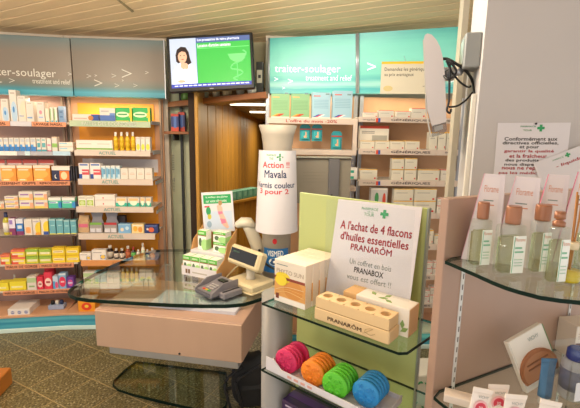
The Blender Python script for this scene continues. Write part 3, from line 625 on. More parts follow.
goods('B4', FB, NB, 'on fourth shelf of orange-backed rack', [
    ('herbal_box', 'white box with lime leaf', 'box', 'limeleaf', sp(78, 86, 94), 196, 1, .06),
    ('flat_box', 'flat white box with red mark', 'box', 'whiteheart', [(94.3, 115)], 194.6, 2, .06),
    ('tablet_box', 'mint and orange box', 'box', 'mintorange', [(115.3, 127), (127.3, 139.6), (140, 145), (145.3, 151.3)], 197.4, 1, .06)])
goods('B5', FB, NB, 'on fifth shelf of orange-backed rack', [
    ('soap_box', 'light blue box with baby faces', 'box', 'babyblue', [(118, 131)], 224, 1, .06),
    ('soap_box', 'cream box with orange fruit', 'box', 'yellowblue', [(131.3, 144)], 224, 1, .06),
    ('soap_box', 'navy box with red star', 'box', 'navystar', [(144.3, 158)], 225, 1, .06)])
goods('B6', FB, NB, 'on sixth shelf of orange-backed rack', [
    ('tablet_box', 'small white box with blue bird', 'box', 'bluebird', [(79.4, 91)], 253, 1, .06),
    ('tablet_box', 'larger white box with blue bird', 'box', 'bluebird', [(91.4, 106)], 250, 1, .06)])
goods('B7', FB, NB, 'on seventh shelf of orange-backed rack', [
    ('herbal_box', 'white box with green top', 'box', 'greenherb', [(83, 94)], 272, 1, .06),
    ('tablet_box', 'dusty teal box', 'box', 'tealdust', sp(94.3, 100, 106), 271.5, 1, .06),
    ('tablet_box', 'plain cream box', 'box', 'plainwhite', sp(106.4, 113, 119.6), 272, 1, .06),
    ('tablet_box', 'white lemon box', 'box', 'lemon', sp(139, 145.5, 152), 270, 1, .06)])
# decks
ZS['deckA'] = .1505; ZS['deckB'] = .1505
goods('deckA', FA, .345, 'on bottom deck of far-left rack', [
    ('carton_tray', 'white carton with three round marks', 'box', 'threedots', [(7.5, 30)], 308.8, 1, .2)])
goods('deckB', FB, .33, 'on bottom deck of orange-backed rack', [
    ('tea_display_box', 'orange display box with red flower', 'box', 'flowerdisplay', [(77.5, 95)], 299, 1, .1),
    ('tablet_box', 'green and yellow box under the counter glass', 'box', 'greenfish', [(115, 132), (132.4, 150)], 297, 1, .08)])

# ---------------------------------------------------------------- bottles and displays on the left racks
def bottle(name, fr, key, nf, px0, px1, yt, body, cap, label, desc, cat, group, shape='round'):
    z0 = ZS[key]; xm = (px0 + px1) / 2; u0 = fr.pix(px0, yt + 6, nf)[0]; u1 = fr.pix(px1, yt + 6, nf)[0]; r = (u1 - u0) / 2 * .94
    h = fr.pix(xm, yt, nf)[1] - z0; e = empty(name, fr.w((u0 + u1) / 2, nf - r, z0), fr.a, desc, cat, group)
    if shape == 'spray': prof = [(r * .85, 0), (r, .01), (r, h * .5), (r * .8, h * .62), (r * .4, h * .7), (r * .35, h * .74)]; c0 = .74
    else: prof = [(r * .9, 0), (r, .006), (r, h * .6), (r * .85, h * .7), (r * .42, h * .76), (r * .42, h * .8)]; c0 = .78
    link('body', lathe(prof, 14), body, e)
    if shape == 'spray':
        link('nozzle', lathe([(r * .42, h * c0), (r * .4, h * .86), (r * .2, h * .9), (r * .18, h)], 12), cap, e)
    else: link('cap', lathe([(r * .52, h * c0), (r * .55, h * c0 + .004), (r * .5, h)], 12), cap, e)
    if label: link('paper_label', lathe([(r * 1.02, h * .12), (r * 1.02, h * .55)], 14), label, e)
    return e
AMB = mat('dark_amber', '#2a1414', .12); YEL = mat('yellow_plastic', '#f0c62a', .35)
for i, (a, b) in enumerate(((112.5, 117.3), (118.6, 123.2), (124.4, 129), (130, 134.6))):
    bottle('spray_bottle', FB, 'B2', .27, a, b, 132, YEL, mat('white_nozzle', '#eee6da', .4), mat('yellow_label', '#e0b820', .5), 'yellow spray bottle' + ordn(i, 4) + ' on second shelf of orange-backed rack', 'bottle', 'yellow spray bottles')
bottle('oil_bottle', FA, 'A5', .27, .8, 8, 212.8, mat('oil_yellow', '#cbbf3a', .15), mat('navy_cap', '#26305e', .4), mat('cream_label', '#f0ead8', .6), 'yellow oil bottle with navy cap at left end of far-left rack', 'bottle', None)
bottle('dropper_bottle', FA, 'A7', .18, 12.5, 16, 275, mat('beige_bottle', '#cdb89c', .3), WHITE, None, 'small beige bottle standing behind flat yellow boxes', 'bottle', None)
for i, (a, b, y, m, c, l, d) in enumerate((
    (106, 112.3, 246, AMB, WHITE, '#cfc2b4', 'largest dark amber bottle with white cap'), (113, 118.2, 249, AMB, WHITE, '#d8cabc', 'dark amber bottle with white cap, left of pair'),
    (118.8, 124, 249, AMB, WHITE, '#d8cabc', 'dark amber bottle with white cap, right of pair'), (124.6, 130, 246.6, mat('brown_red_bottle', '#a34a24', .2), WHITE, '#b8623c', 'reddish brown bottle with white cap'),
    (130.6, 135.2, 247.4, AMB, mat('redcap', '#b03028', .4), '#5fae5a', 'dark bottle with green label and red cap'))):
    bottle('syrup_bottle', FB, 'B6', .26, a, b, y, m, c, mat('lab_' + l, l, .6), d + ' on sixth shelf of orange-backed rack', 'bottle', 'syrup bottles')
for i, (a, b, y) in enumerate(((136, 139.8, 250), (140.4, 144.4, 243.5), (145, 149, 250), (149.8, 154, 248.5))):
    bottle('dropper_bottle', FB, 'B6', .26, a, b, y, mat('milk_bottle', '#e9e2d4', .3), WHITE, mat('milk_label', '#c9d4b8', .6), 'small white bottle' + ordn(i, 4) + ' on sixth shelf of orange-backed rack', 'bottle', 'small white bottles')
for i in range(4):
    a = 120.5 + i * 4.5; bottle('syrup_bottle', FB, 'B7', .26, a, a + 4, 268.5, YEL, WHITE, None, 'yellow bottle under counter glass' + ordn(i, 4) + ' on seventh shelf of orange-backed rack', 'bottle', 'yellow bottles behind the counter')
def hourglass(px0, px1, yt, band, desc):
    z0 = ZS['B5']; nf = .26; u0 = FB.pix(px0, 225, nf)[0]; u1 = FB.pix(px1, 225, nf)[0]; w = (u1 - u0) / 2; h = FB.pix((px0 + px1) / 2, yt, nf)[1] - z0
    e = empty('counter_display', FB.w((u0 + u1) / 2, nf - .03, z0), FB.a, desc + ' on fifth shelf of orange-backed rack', 'display', 'waisted displays')
    pts = [(-w, 0), (w, 0), (w, h * .42), (w * .72, h * .62), (w, h * .92), (w, h), (-w, h), (-w, h * .92), (-w * .72, h * .62), (-w, h * .42)]
    link('back_card', profile_xz(pts, 0, .006), mat('grey_card', '#8d8a92', .5), e)
    link('front_tray', boxm((0, -.02, h * .2), (2 * w, .04, h * .4), .002), mat('tray_grey', '#a29a96', .5), e)
    link('band', boxm((0, -.0415, h * .42), (2 * w * .95, .004, h * .1)), mat('band_' + band, band, .5), e)
    for k in (-1, 1): link('sample_pack', boxm((k * w * .48, -.042, h * .12), (w * .8, .012, h * .18), .001), PAPER, e)
hourglass(90, 102.5, 210.8, '#7fb04a', 'grey waisted display with green band'); hourglass(104.5, 117.3, 210.8, '#c0343a', 'grey waisted display with red band')
bx = empty('card_display', FB.w(FB.pix(83, 225, .26)[0], .23, ZS['B5']), FB.a, 'beige folded card display with pink label on fifth shelf of orange-backed rack', 'display')
wq = .045; link('body', boxm((0, 0, .05), (2 * wq, .05, .1), .003), mat('kraft', '#c7a47c', .7), bx); link('pink_label', boxm((0, -.026, .06), (1.7 * wq, .003, .03)), mat('pinklab', '#d86a86', .6), bx)
link('flap', profile_yz([(-.024, .1), (.01, .145), (.024, .14), (.024, .1)], -wq * .9, wq * .9), mat('kraft', '#c7a47c', .7), bx)
db = link('dark_box', carton_mesh(.07, .05, .13, mat('charcoal_box', '#4a4248', .5)), None, None, FB.w(FB.pix(122, 218, .15)[0], .15, ZS['B5']), FB.a); tag(db, 'charcoal box behind the soap boxes on fifth shelf of orange-backed rack', 'box')
tr = empty('sample_tray', FA.w(FA.pix(57, 306, .25)[0], .24, .151), FA.a, 'small blue tray with jars on bottom deck of far-left rack', 'tray')
link('tray', boxm((0, 0, .02), (.13, .07, .04), .004), mat('bluetray', '#9aa8c8', .5), tr)
for k in range(3): link('jar', lathe([(.015, .04), (.016, .06), (.012, .075)], 12), (BLACK, WHITE, NAVYINK)[k], tr, ((-.035 + k * .036), 0, 0))

# ================================================================ RIGHT RACKS (C: monthly offer, D: generics)
def rack2(u0, u1, label):
    r = empty('shelf_rack', FC.w((u0 + u1) / 2, 0, 0), FC.a, label, 'rack'); w = u1 - u0
    link('back_panel', boxm((0, 0, 1.06), (w - .01, .02, 1.92)), mat('amber_back_panel', '#d3a57e', .5, noise=(2, .05)), r)
    for s in (-1, 1): link('upright', boxm((s * (w / 2 - .02), -.02, 1.02), (.03, .03, 2.02), .003), STEEL, r)
    link('base_deck', boxm((0, -.18, .14), (w - .02, .36, .02), .003), BASEDECK, r)
    link('plinth', boxm((0, -.347, .083), (w - .02, .02, .094)), BLUEBASE, r)
    link('kick_strip', boxm((0, -.355, .019), (w - .015, .03, .036), .004), mat('pale_kick', '#d8efe8', .4), r)
    return r, (u0 + u1) / 2, w
rc, umC, wC = rack2(uC0, uCD - .004, 'monthly offer rack with glowing turquoise header beside the doorway')
rd, umD, wD = rack2(uCD + .004, uD1, 'generics rack with glowing turquoise header behind the white arm screen')
def wedge_header(r, um, x0, yt0, x1, yt1, yb0, yb1, Y0, Y1):
    """lit header whose right end swings out towards the room; pixel corners on planes Y0, Y1"""
    A = on_y(x0, yt0, Y0); B = on_y(x1, yt1, Y1); z1 = max(A.z, B.z); z1 = 2.475
    A = on_z(x0, yt0, z1); B = on_z(x1, yt1, z1); zb = 2.04
    Cc = on_z(x0, yb0, zb); D = on_z(x1, yb1, zb)
    inv = Matrix.Rotation(-FC.a, 4, 'Z'); o = FC.w(um, 0, 0)
    L = [inv @ (p - o) for p in (Cc, D, B, A)]
    dv = Vector((0, .07, 0)); bm = bmesh.new(); NX, NZ = 10, 6
    def bil(a, t): return (L[0] * (1 - a) + L[1] * a) * (1 - t) + (L[3] * (1 - a) + L[2] * a) * t
    G = [[[bm.verts.new(bil(i / NX, k / NZ) + o_) for i in range(NX + 1)] for k in range(NZ + 1)] for o_ in (Vector((0, 0, 0)), dv)]
    for g in G:
        for k in range(NZ):
            for i in range(NX): bm.faces.new((g[k][i], g[k][i + 1], g[k + 1][i + 1], g[k + 1][i]))
    f, b = G
    for i in range(NX):
        for k in (0, NZ): bm.faces.new((f[k][i], f[k][i + 1], b[k][i + 1], b[k][i]))
    for k in range(NZ):
        for i in (0, NX): bm.faces.new((f[k][i], f[k + 1][i], b[k + 1][i], b[k][i]))
    h = link('header_panel', to_mesh(bm), HDR_R, r)
    def loc(px, py):
        a = (px - x0) / (x1 - x0); top = yt0 + (yt1 - yt0) * a; bot = yb0 + (yb1 - yb0) * a
        return bil(a, (bot - py) / (bot - top)) + Vector((0, -.008, 0))
    for a, b2 in ((0, 3), (1, 2)): link('header_frame', tube([L[a] - dv * .1, L[b2] - dv * .1], .009, 6), STEEL, r)
    return h, loc
hC, locC = wedge_header(rc, umC, 269, 38.2, 356.5, 33.6, 93.5, 93.5, 3.3, 3.2)
hD, locD = wedge_header(rd, umD, 358, 33.2, 460, 26.5, 93.5, 92.5, 3.2, 3.05)
def ltext(h, loc, body, xa, xb, ya, yb, m, **k):
    return link('lettering', text_mesh(body, 0, 1, 0, 1, 0, bend=lambda X, Z: loc(xa + (xb - xa) * X, yb + (ya - yb) * Z), **k), m, h)
LW = mat('lit_white', '#f4fffa', .5, emit=.45)
ltext(hC, locC, 'traiter-soulager', 275, 341, 64.5, 74.5, LW); ltext(hC, locC, 'treatment and relief', 306.5, 352, 74.5, 80.5, LW, shear=.1)
for h, loc, px, py, s in ((hC, locC, 291, 81, 5), (hC, locC, 276.5, 79, 4), (hC, locC, 284, 88, 3), (hD, locD, 372, 66, 9), (hD, locD, 452, 80, 6)):
    ltext(h, loc, '>', px - s / 2, px + s / 2, py - s / 2.2, py + s / 2.2, LW)
shelf('C1', rc, umC, FC, 267, 355, 118.3, 124, [(267, 355, PINKW, "L'offre du mois -20%", mat('red_pale_ink', '#d0524a', .6), (286, 337))])
shelf('C2', rc, umC, FC, 267, 356, 149.5, 155, [(267, 356, PINKW)])
board(rc, FC, umC, 352.8, 357, 118.5, 155, .302, PINKW, 'frame_post')
shelf('C3', rc, umC, FC, 267, 356, 186, 191, [(267, 356, PINKW)])
GI = mat('generic_ink', '#6e6468', .6)
for i, (y0, y1) in enumerate(((117.6, 122.8), (149.2, 155), (180.2, 186.2), (213, 218.5), (244, 250), (275, 280), (303, 308))):
    k = 'D%d' % (i + 1)
    shelf(k, rd, umD, FC, 358.5, 458, y0, y1, [(358.5, 436, PINKW, 'GÉNÉRIQUES', GI, (391, 430)), (436.3, 458, PINKW, 'mepha', GI, (445, 453))])
    zm = FC.pix(380, (y0 + y1) / 2, .3)[1]
    for x, c in ((376, '#e2502e'), (378.2, '#3f5fb0')):
        ua = FC.pix(x, y0, .3)[0] - umD; hz = .03
        if i < 3: link('strip_logo', boxm((ua + .008, -.3045, zm), (.016, .003, .03)), mat('lg' + c, c, .5), rd)
    if i < 3:
        a = FC.pix(363, y0, .3)[0] - umD; b = FC.pix(375, y0, .3)[0] - umD; text(rd, 'mepha', a, b, zm - .008, zm + .01, -.3045, GI)
NC = .285
goods('C1', FC, NC, 'on monthly offer shelf', [
    ('offer_box', 'tall green box', 'box', 'offergreen', [(271, 290), (291, 310)], 93.6, 1, .07),
    ('offer_box', 'tall pale blue box', 'box', 'offerblue', [(312, 331), (333, 353)], [92.2, 90.6], 1, .07)])
for o in [o for o in COL.objects if o.name.startswith('offer_box')]:      # diagonal stripes printed near the foot
    bb = [v.co for v in o.data.vertices]; w = max(v.x for v in bb); d = min(v.y for v in bb)
    g = 'green' in o['label']
    for k, c in enumerate((('#f2b23a', '#e2602c', '#d23a2a') if g else ('#3a56b0', '#d8465a', '#f0f2f4'))):
        x = -w + .006 + k * .018
        poly(o, 'stripe', [(x, .012), (x + .018, .012), (x + .06, .032), (x + .04, .032)], d - .0002, mat('str' + c, c, .5))
    poly(o, 'emblem', [(w * .45, .175), (w * .85, .175), (w * .85, .185), (w * .45, .185)], d - .0002, mat('embl', '#7f9aa0', .5))
goods('D1', FC, NC, 'on top shelf of generics rack', [
    ('generic_box', 'small white box with red edge', 'box', 'generic_red', [(364, 378), (378.6, 394), (395.6, 411), (411.4, 426)], [112, 110, 111, 108], 1, .06)])
goods('D2', FC, NC, 'on second shelf of generics rack', [
    ('generic_box', 'white box with yellow edge', 'box', 'generic', sp(360, 375, 390, 405, 420), 140.6, 1, .06),
    ('generic_box', 'big flat white box behind small ones', 'box', 'generic_big', [(360, 389.4)], 125.6, 1, .06, .08),
    ('generic_box', 'upright cream box right of arm screen', 'box', 'generic', [(429.5, 438), (438.5, 446.8), (447.2, 456)], 132, 1, .06)])
goods('D3', FC, NC, 'on third shelf of generics rack', [
    ('generic_box', 'cream box at left end', 'box', 'generic', [(360, 377.6)], 169, 1, .06),
    ('generic_box', 'stacked cream box', 'box', 'generic', [(392, 404.6), (405, 417.6)], 158.2, 2, .06),
    ('generic_box', 'long cream box', 'box', 'generic', [(418, 440)], 169.4, 1, .06),
    ('generic_box', 'cream box at right end', 'box', 'generic_red', [(441, 456)], 169.4, 1, .06)])
goods('D4', FC, NC, 'on fourth shelf of generics rack', [
    ('generic_box', 'grey picture box', 'box', 'generic_photo', [(371, 388)], 188, 1, .06),
    ('generic_box', 'cream box', 'box', 'generic', [(394, 414), (414.5, 437)], 188.6, 2, .06),
    ('generic_box', 'cream box at right end', 'box', 'generic_red', [(437.6, 444), (444.5, 456)], 198, 2, .06)])
goods('D5', FC, NC, 'on fifth shelf of generics rack', [
    ('generic_box', 'cream box', 'box', 'generic', [(425.5, 434), (434.5, 441)], [230, 235], 1, .06)])
goods('D6', FC, NC, 'on sixth shelf of generics rack', [
    ('generic_box', 'flat white box', 'box', 'generic_red', [(423.5, 433), (433.4, 442)], 262, 2, .06)])
goods('D7', FC, NC, 'on lowest shelf of generics rack', [
    ('generic_box', 'small white box', 'box', 'generic_red', [(421.5, 430), (430.5, 440)], [290, 287], 2, .06)])
goods('D3', FC, NC, 'at gap left of generics rack', [('generic_box', 'slim white and teal box', 'box', 'tealslim', [(349, 357.6)], 167.5, 2, .05)])
# foot plaster blister packs hanging in the offer bay
TEAL = mat('teal_pack', '#2f9ea8', .4)
for k, (x0, x1, y0, y1) in enumerate(((300, 310.6, 124.4, 141), (312, 322.4, 124.4, 141), (331.5, 342.2, 131, 149.6))):
    u0 = FC.pix(x0, y0, .2)[0]; u1 = FC.pix(x1, y0, .2)[0]; z1 = FC.pix(x0, y0, .2)[1]; z0 = FC.pix(x0, y1, .2)[1]; w = u1 - u0; h = z1 - z0
    e = empty('blister_pack', FC.w((u0 + u1) / 2, .2, z0), FC.a, ('teal blister pack with foot picture hanging under offer shelf' + ordn(k, 2) if k < 2 else 'teal blister pack with rounded top standing on lower offer rail'), 'pack', 'foot plaster packs')
    pts = [(-w / 2, 0), (w / 2, 0), (w / 2, h * .86), (w * .3, h), (-w * .3, h), (-w / 2, h * .86)]
    link('card', profile_xz(pts, 0, .004), TEAL, e); link('header_band', boxm((0, -.002, h * .72), (w * .96, .003, h * .07)), mat('rb', '#c8483c', .5), e)
    link('blister', boxm((0, -.01, h * .36), (w * .72, .02, h * .5), .005), mat('blister_teal', '#3fb4b8', .2), e)
    poly(e, 'foot_picture', [(-w * .1, h * .2), (w * .14, h * .2), (w * .12, h * .56), (-w * .02, h * .56), (0, h * .36), (-w * .16, h * .28)], -.0205, mat('footskin', '#e2b48c', .6))
# hanging card "Demandez les génériques"
pc = on_y(380, 94, 3.02); pw = (on_y(428, 94, 2.97) - pc); ca = math.atan2(pw.y, pw.x); wl = pw.length; hz = on_y(380, 61.8, 3.02).z - pc.z
e = empty('hanging_card', pc + pw / 2, ca, 'cream hanging card with yellow top asking for generics beside arm screen', 'sign')
link('card', boxm((0, 0, hz / 2), (wl, .006, hz), .001), mat('cream_card', '#dcd2bc', .6), e)
link('yellow_edge', boxm((0, -.0035, hz - .008), (wl, .002, .016)), mat('yelstrip', '#f0c020', .5), e)
text(e, 'Demandez les génériques', -wl * .43, wl * .46, hz * .68, hz * .82, -.0038, INK); text(e, 'au prix avantageux', -wl * .43, wl * .18, hz * .52, hz * .65, -.0038, INK)
disc(e, 'tablet_picture', -wl * .34, hz * .17, wl * .1, hz * .09, -.0033, mat('pillc', '#d8c48a', .5)); text(e, 'mepha', wl * .38, wl * .47, hz * .2, hz * .27, -.0038, INK)
link('wire', tube([(0, 0, hz), (0, .12, hz + .06)], .0015, 5), STEEL, e)

# ================================================================ TELEVISION
tv = empty('television', (-.625, 3.212, 2.239), 0, 'black flat television showing green pharmacy slide above doorway', 'television')
tv.rotation_mode = 'XYZ'
tv.matrix_world = Matrix.Translation((-.625, 3.212, 2.239)) @ Matrix.Rotation(math.radians(-2.3), 4, 'Z') @ Matrix.Rotation(math.radians(-7.1), 4, 'X') @ Matrix.Rotation(math.radians(-3.7), 4, 'Y')
TW, TH = .66, .42
link('casing', boxm((0, .025, 0), (TW, .05, TH), .006), BLACK, tv)
sw, shh = TW - .045, TH - .05
def em(k, c, e=.85): return mat('screen_' + k, c, .3, emit=e)
scr = patch(tv, 'screen', -sw / 2, sw / 2, -shh / 2 + .005, shh / 2 + .005, -.0005, em('blue', '#2a3aa0', .5))
x0, x1, z0, z1 = -sw / 2, sw / 2, -shh / 2 + .005, shh / 2 + .005
def sx(f): return x0 + f * sw
def sz(f): return z1 - f * shh
patch(scr, 'title_bar', sx(.335), x1, sz(.10), z1, -.0014, em('slate', '#4a5a8a', .6))
patch(scr, 'green_panel', sx(.335), x1, sz(.925), sz(.105), -.0014, em('green', '#3aa246', .55))
patch(scr, 'photo_backdrop', x0, sx(.33), sz(.925), z1, -.0014, em('photo', '#a9b6d0', .5))
text(scr, 'Les prestations de votre pharmacie', sx(.35), sx(.87), sz(.085), sz(.02), -.0022, em('w', '#f0f4ff', .8)); text(scr, "Location d'articles sanitaires", sx(.35), sx(.76), sz(.195), sz(.125), -.0022, em('w', '#f0f4ff', .8))
patch(scr, 'rule', sx(.345), sx(.99), sz(.222), sz(.216), -.002, em('pale', '#7fd08a', .7))
for k in range(16): patch(scr, 'ticker_mark', sx(.04 + k * .059), sx(.04 + k * .059 + .045), sz(.972), sz(.952), -.0018, em('tick', '#c8d0f4', .7))
# the anonymous pharmacist photograph on the screen
SK = em('skin', '#d0a088', .5); HR = em('hair', '#2c2024', .2); CO = em('coat', '#d4dcec', .6)
poly(scr, 'coat_picture', [(sx(.02), sz(.92)), (sx(.04), sz(.62)), (sx(.1), sz(.52)), (sx(.2), sz(.5)), (sx(.29), sz(.56)), (sx(.325), sz(.7)), (sx(.325), sz(.92))], -.0022, CO)
poly(scr, 'neck_picture', [(sx(.125), sz(.58)), (sx(.135), sz(.45)), (sx(.195), sz(.45)), (sx(.205), sz(.55)), (sx(.165), sz(.64))], -.0028, SK)
poly(scr, 'hair_picture', [(sx(.075), sz(.46)), (sx(.07), sz(.33)), (sx(.09), sz(.22)), (sx(.14), sz(.165)), (sx(.2), sz(.18)), (sx(.235), sz(.28)), (sx(.25), sz(.42)), (sx(.265), sz(.5)), (sx(.225), sz(.54)), (sx(.2), sz(.5)), (sx(.13), sz(.48)), (sx(.1), sz(.5))], -.0032, HR)
disc(scr, 'face_picture', sx(.155), sz(.365), sw * .056, shh * .135, -.0040, SK); disc(scr, 'hand_picture', sx(.2), sz(.57), sw * .026, shh * .06, -.0036, SK)
poly(scr, 'fringe_picture', [(sx(.095), sz(.36)), (sx(.1), sz(.24)), (sx(.15), sz(.2)), (sx(.21), sz(.24)), (sx(.222), sz(.4)), (sx(.195), sz(.28)), (sx(.15), sz(.26)), (sx(.115), sz(.29))], -.0048, HR)
disc(scr, 'hand_picture', sx(.13), sz(.87), sw * .05, shh * .03, -.0036, SK)
for k in (-1, 1): disc(scr, 'eye_picture', sx(.155 + k * .022), sz(.345), sw * .008, shh * .009, -.0048, HR)
disc(scr, 'mouth_picture', sx(.157), sz(.425), sw * .017, shh * .01, -.0048, em('lip', '#b8504c', .6))
# cup and serpent emblem
PALEG = em('emblem', '#68bd72', .55)
poly(scr, 'emblem_cup', [(sx(.72), sz(.36)), (sx(.95), sz(.36)), (sx(.92), sz(.47)), (sx(.86), sz(.53)), (sx(.81), sz(.53)), (sx(.75), sz(.47))], -.002, PALEG)
link('emblem_stem', tube([(sx(.835), -.002, sz(.53)), (sx(.835), -.002, sz(.86))], .005, 6), PALEG, scr)
link('emblem_serpent', tube(spline([(sx(a), -.003, sz(b)) for a, b in ((.91, .3), (.95, .36), (.9, .5), (.78, .58), (.76, .66), (.86, .7), (.9, .76), (.84, .82), (.78, .86), (.83, .9))]), .006, 6), PALEG, scr)
link('bracket', boxm((0, .09, 0), (.12, .1, .12), .004), STEEL, tv); link('arm', boxm((0, .35, -.02), (.05, .5, .05), .004), BLACK, tv)
link('logo_mark', boxm((0, -.001, -TH / 2 + .014), (.03, .002, .006)), mat('tvlogo', '#8c8f96', .3, .5), tv)

# ================================================================ COUNTER
CZ = .76
outl = [(68, 291), (70, 294.6), (76, 297), (88, 298.8), (110, 300.3), (140, 302), (170, 303.6), (200, 304.6), (225, 304.6), (243, 303.2), (253, 300.4), (261, 297.6), (272, 296), (286, 294), (294, 288), (296, 277), (286, 264), (266, 252), (192, 249), (155, 249.6), (138, 254), (111, 265.2), (92, 274.5), (80, 281.5), (72, 287.2)]
plan = [tuple(on_z(x, y, CZ).xy) for x, y in outl]
ct = empty('sales_counter', (-.65, 2.4, 0), 0, 'glass-topped sales counter with pink beech drawer box on steel column', 'counter')
def rel(pts, o): return [(p[0] - o.location.x, p[1] - o.location.y) for p in pts]
gt = link('glass_top', prism(rel(plan, ct), CZ - .02, CZ), glass('counter_glass', '#f2f8f5', .85, .08), ct)
link('glass_edge', rim(rel(plan, ct), CZ - .0205, CZ - .0005, .003), EDGEGREEN, gt)
f0, f1, f2 = on_z(95, 308.6, .72), on_z(242.5, 324, .72), on_z(255, 311, .72)
dU = (f1 - f0); dU.z = 0; wdr = dU.length; ang = math.atan2(dU.y, dU.x); dV = Vector((-math.sin(ang), math.cos(ang), 0))
dr = link('drawer_box', boxm((wdr / 2, .25, .61), (wdr, .5, .22), .003), WOODPINK, ct, rel([f0], ct)[0] + (0,), ang)
dp = .5
link('drawer_front', boxm((wdr / 2, -.004, .607), (wdr - .006, .012, .214), .002), mat('beech_front', '#b79985', .42, noise=(3, .05, (1, 1, .2))), ct, rel([f0], ct)[0] + (0,), ang)
lk = link('lock', lathe([(.006, 0), (.006, .004), (.004, .005)], 12), BLACK, ct, tuple(Vector(rel([f0 + dU * .59 - dV * .012], ct)[0] + (.515,))))
lk.rotation_euler = (math.pi / 2, 0, ang)
link('steel_rail', boxm((wdr * .51, .24, .468), (wdr * .9, .42, .062), .003), STEEL, ct, rel([f0], ct)[0] + (0,), ang)
link('spacer_plate', boxm((wdr * .62, .2, .7295), (wdr * .6, .22, .019)), mat('lilac_plate', '#c9cbd8', .3), ct, rel([f0], ct)[0] + (0,), ang)
link('spine_beam', boxm((wdr * .6, .62, .468), (.16, .36, .05), .003), STEEL, ct, rel([f0], ct)[0] + (0,), ang)
link('column', boxm((wdr * .6, .80, .235), (.16, .08, .47), .01), STEEL, ct, rel([f0], ct)[0] + (0,), ang)
pl = [(136, 361), (124, 370), (114, 380), (113, 384.5), (118, 389), (132, 393.5), (160, 400.5), (190, 407), (210, 411), (220, 411), (226, 405), (228, 397), (226, 372)]
plp = [tuple(on_z(x, y, .02).xy) for x, y in pl]; fp = link('foot_plate', prism(rel(plp, ct), .004, .018), glass('foot_glass', '#f0f5ee', .5, .02), ct)
link('foot_plate_edge', rim(rel(plp, ct), .003, .019, .003), EDGEGREEN, fp)
# support leg at the far end so that the glass is carried
lg = on_z(168, 262, CZ); link('rear_leg', boxm((0, 0, CZ / 2 - .01), (.04, .04, CZ - .02), .004), STEEL, ct, rel([lg], ct)[0] + (0,))
# leaflet with scribble lying on the glass, stacked under items
# ---------------------------------------------------------------- green carton display
da = math.radians(-14)
b0, b1 = on_z(182, 274, CZ), on_z(216.5, 281, CZ)
dv = b1 - b0; dw = dv.length; da = math.atan2(dv.y, dv.x)
dis = empty('counter_display', (b0 + b1) / 2, da, 'white stepped display with leaning slimming leaflet on counter glass', 'display')
PXM = b0.y / F
trayh = .065
link('front_lip', boxm((0, 0, trayh / 2), (dw, .006, trayh), .001), PAPER, dis)
patch(dis, 'print_line', -dw * .18, dw * .24, trayh * .36, trayh * .5, -.0036, mat('faint_print', '#b4aea6', .6)); 
for k in range(2): patch(dis, 'brown_mark', -dw * .38 + k * .022, -dw * .38 + k * .022 + .016, trayh * .25, trayh * .7, -.0036, mat('brm', '#7a5a3c', .6))
SIDE = mat('kraft_side', '#d8a468', .6)
for s in (-1, 1): link('side_wall', profile_yz([(0, 0), (.22, 0), (.24, .30), (.13, .22), (.09, .12), (.0, trayh)], s * dw / 2 - .002, s * dw / 2 + .002), SIDE, dis)
link('step', boxm((0, .145, .075), (dw - .006, .11, .15), .001), PAPER, dis)
link('base', boxm((0, .11, .004), (dw, .22, .006)), PAPER, dis)
lw_, lh_ = .232, .285
lpos = on_y(219.5, 231.5, b0.y + .19)
lf = link('leaflet_board', boxm((0, 0, lh_ / 2), (lw_, .004, lh_), .001), PAPER, dis)
lf.matrix_local = (Matrix.Translation(dis.location) @ Matrix.Rotation(da, 4, 'Z')).inverted() @ Matrix.Translation(lpos) @ Matrix.Rotation(math.radians(-9), 4, 'Z') @ Matrix.Rotation(math.radians(-4), 4, 'X') @ Matrix.Rotation(math.radians(-5), 4, 'Y')
patch(lf, 'green_banner', -lw_ * .44, lw_ * .44, lh_ * .71, lh_ * .93, -.0026, mat('bannergreen', '#27a05a', .5))
text(lf, 'le meilleur des plantes', -lw_ * .36, lw_ * .34, lh_ * .835, lh_ * .90, -.0034, WHITEINK); text(lf, 'sur votre silhouette', -lw_ * .36, lw_ * .30, lh_ * .745, lh_ * .81, -.0034, WHITEINK)
patch(lf, 'picture_sky', -lw_ * .44, lw_ * .44, lh_ * .06, lh_ * .52, -.0024, mat('paleblue_print', '#c3d0e4', .6))
patch(lf, 'red_tag', -lw_ * .42, -lw_ * .26, lh_ * .62, lh_ * .655, -.0026, RED)
FIG = mat('fig_skin', '#e2b6a2', .6); PK = mat('fig_pink', '#e07f9c', .6)
poly(lf, 'figure_picture', [(.03, .045), (.06, .02), (.075, .03), (.055, .09), (.035, .14), (.035, .17), (.015, .2), (-.005, .185), (.0, .14), (.015, .09)], -.0032, FIG)
poly(lf, 'shorts_picture', [(.012, .095), (.052, .088), (.056, .062), (.022, .055)], -.004, PK); poly(lf, 'top_picture', [(.0, .145), (.034, .145), (.036, .128), (.004, .122)], -.004, PK)
disc(lf, 'head_picture', .022, .205, .014, .018, -.0038, mat('fig_hair', '#b08a5c', .6))
disc(lf, 'leaf_emblem', -.07, .15, .018, .03, -.003, GREENINK); disc(lf, 'leaf_emblem', -.065, .11, .014, .02, -.003, mat('ye', '#c9c04a', .6)); disc(lf, 'round_emblem', -.07, .055, .018, .024, -.003, mat('re', '#8fa8c0', .6))
pm('slim_box', '#f0efe8', ('r', 0, 1, .78, 1, '#58b83c'), ('r', 0, 1, .72, .78, '#9a6a4c'), ('c', .3, .4, .18, .22, '#4f6a48'), ('c', .8, .28, .4, .3, '#a8d88a'), ('l', .1, .8, .84, .94, 2, '#e8f4dc'))
D = Matrix.Translation(dis.location) @ Matrix.Rotation(da, 4, 'Z')
gi = 0
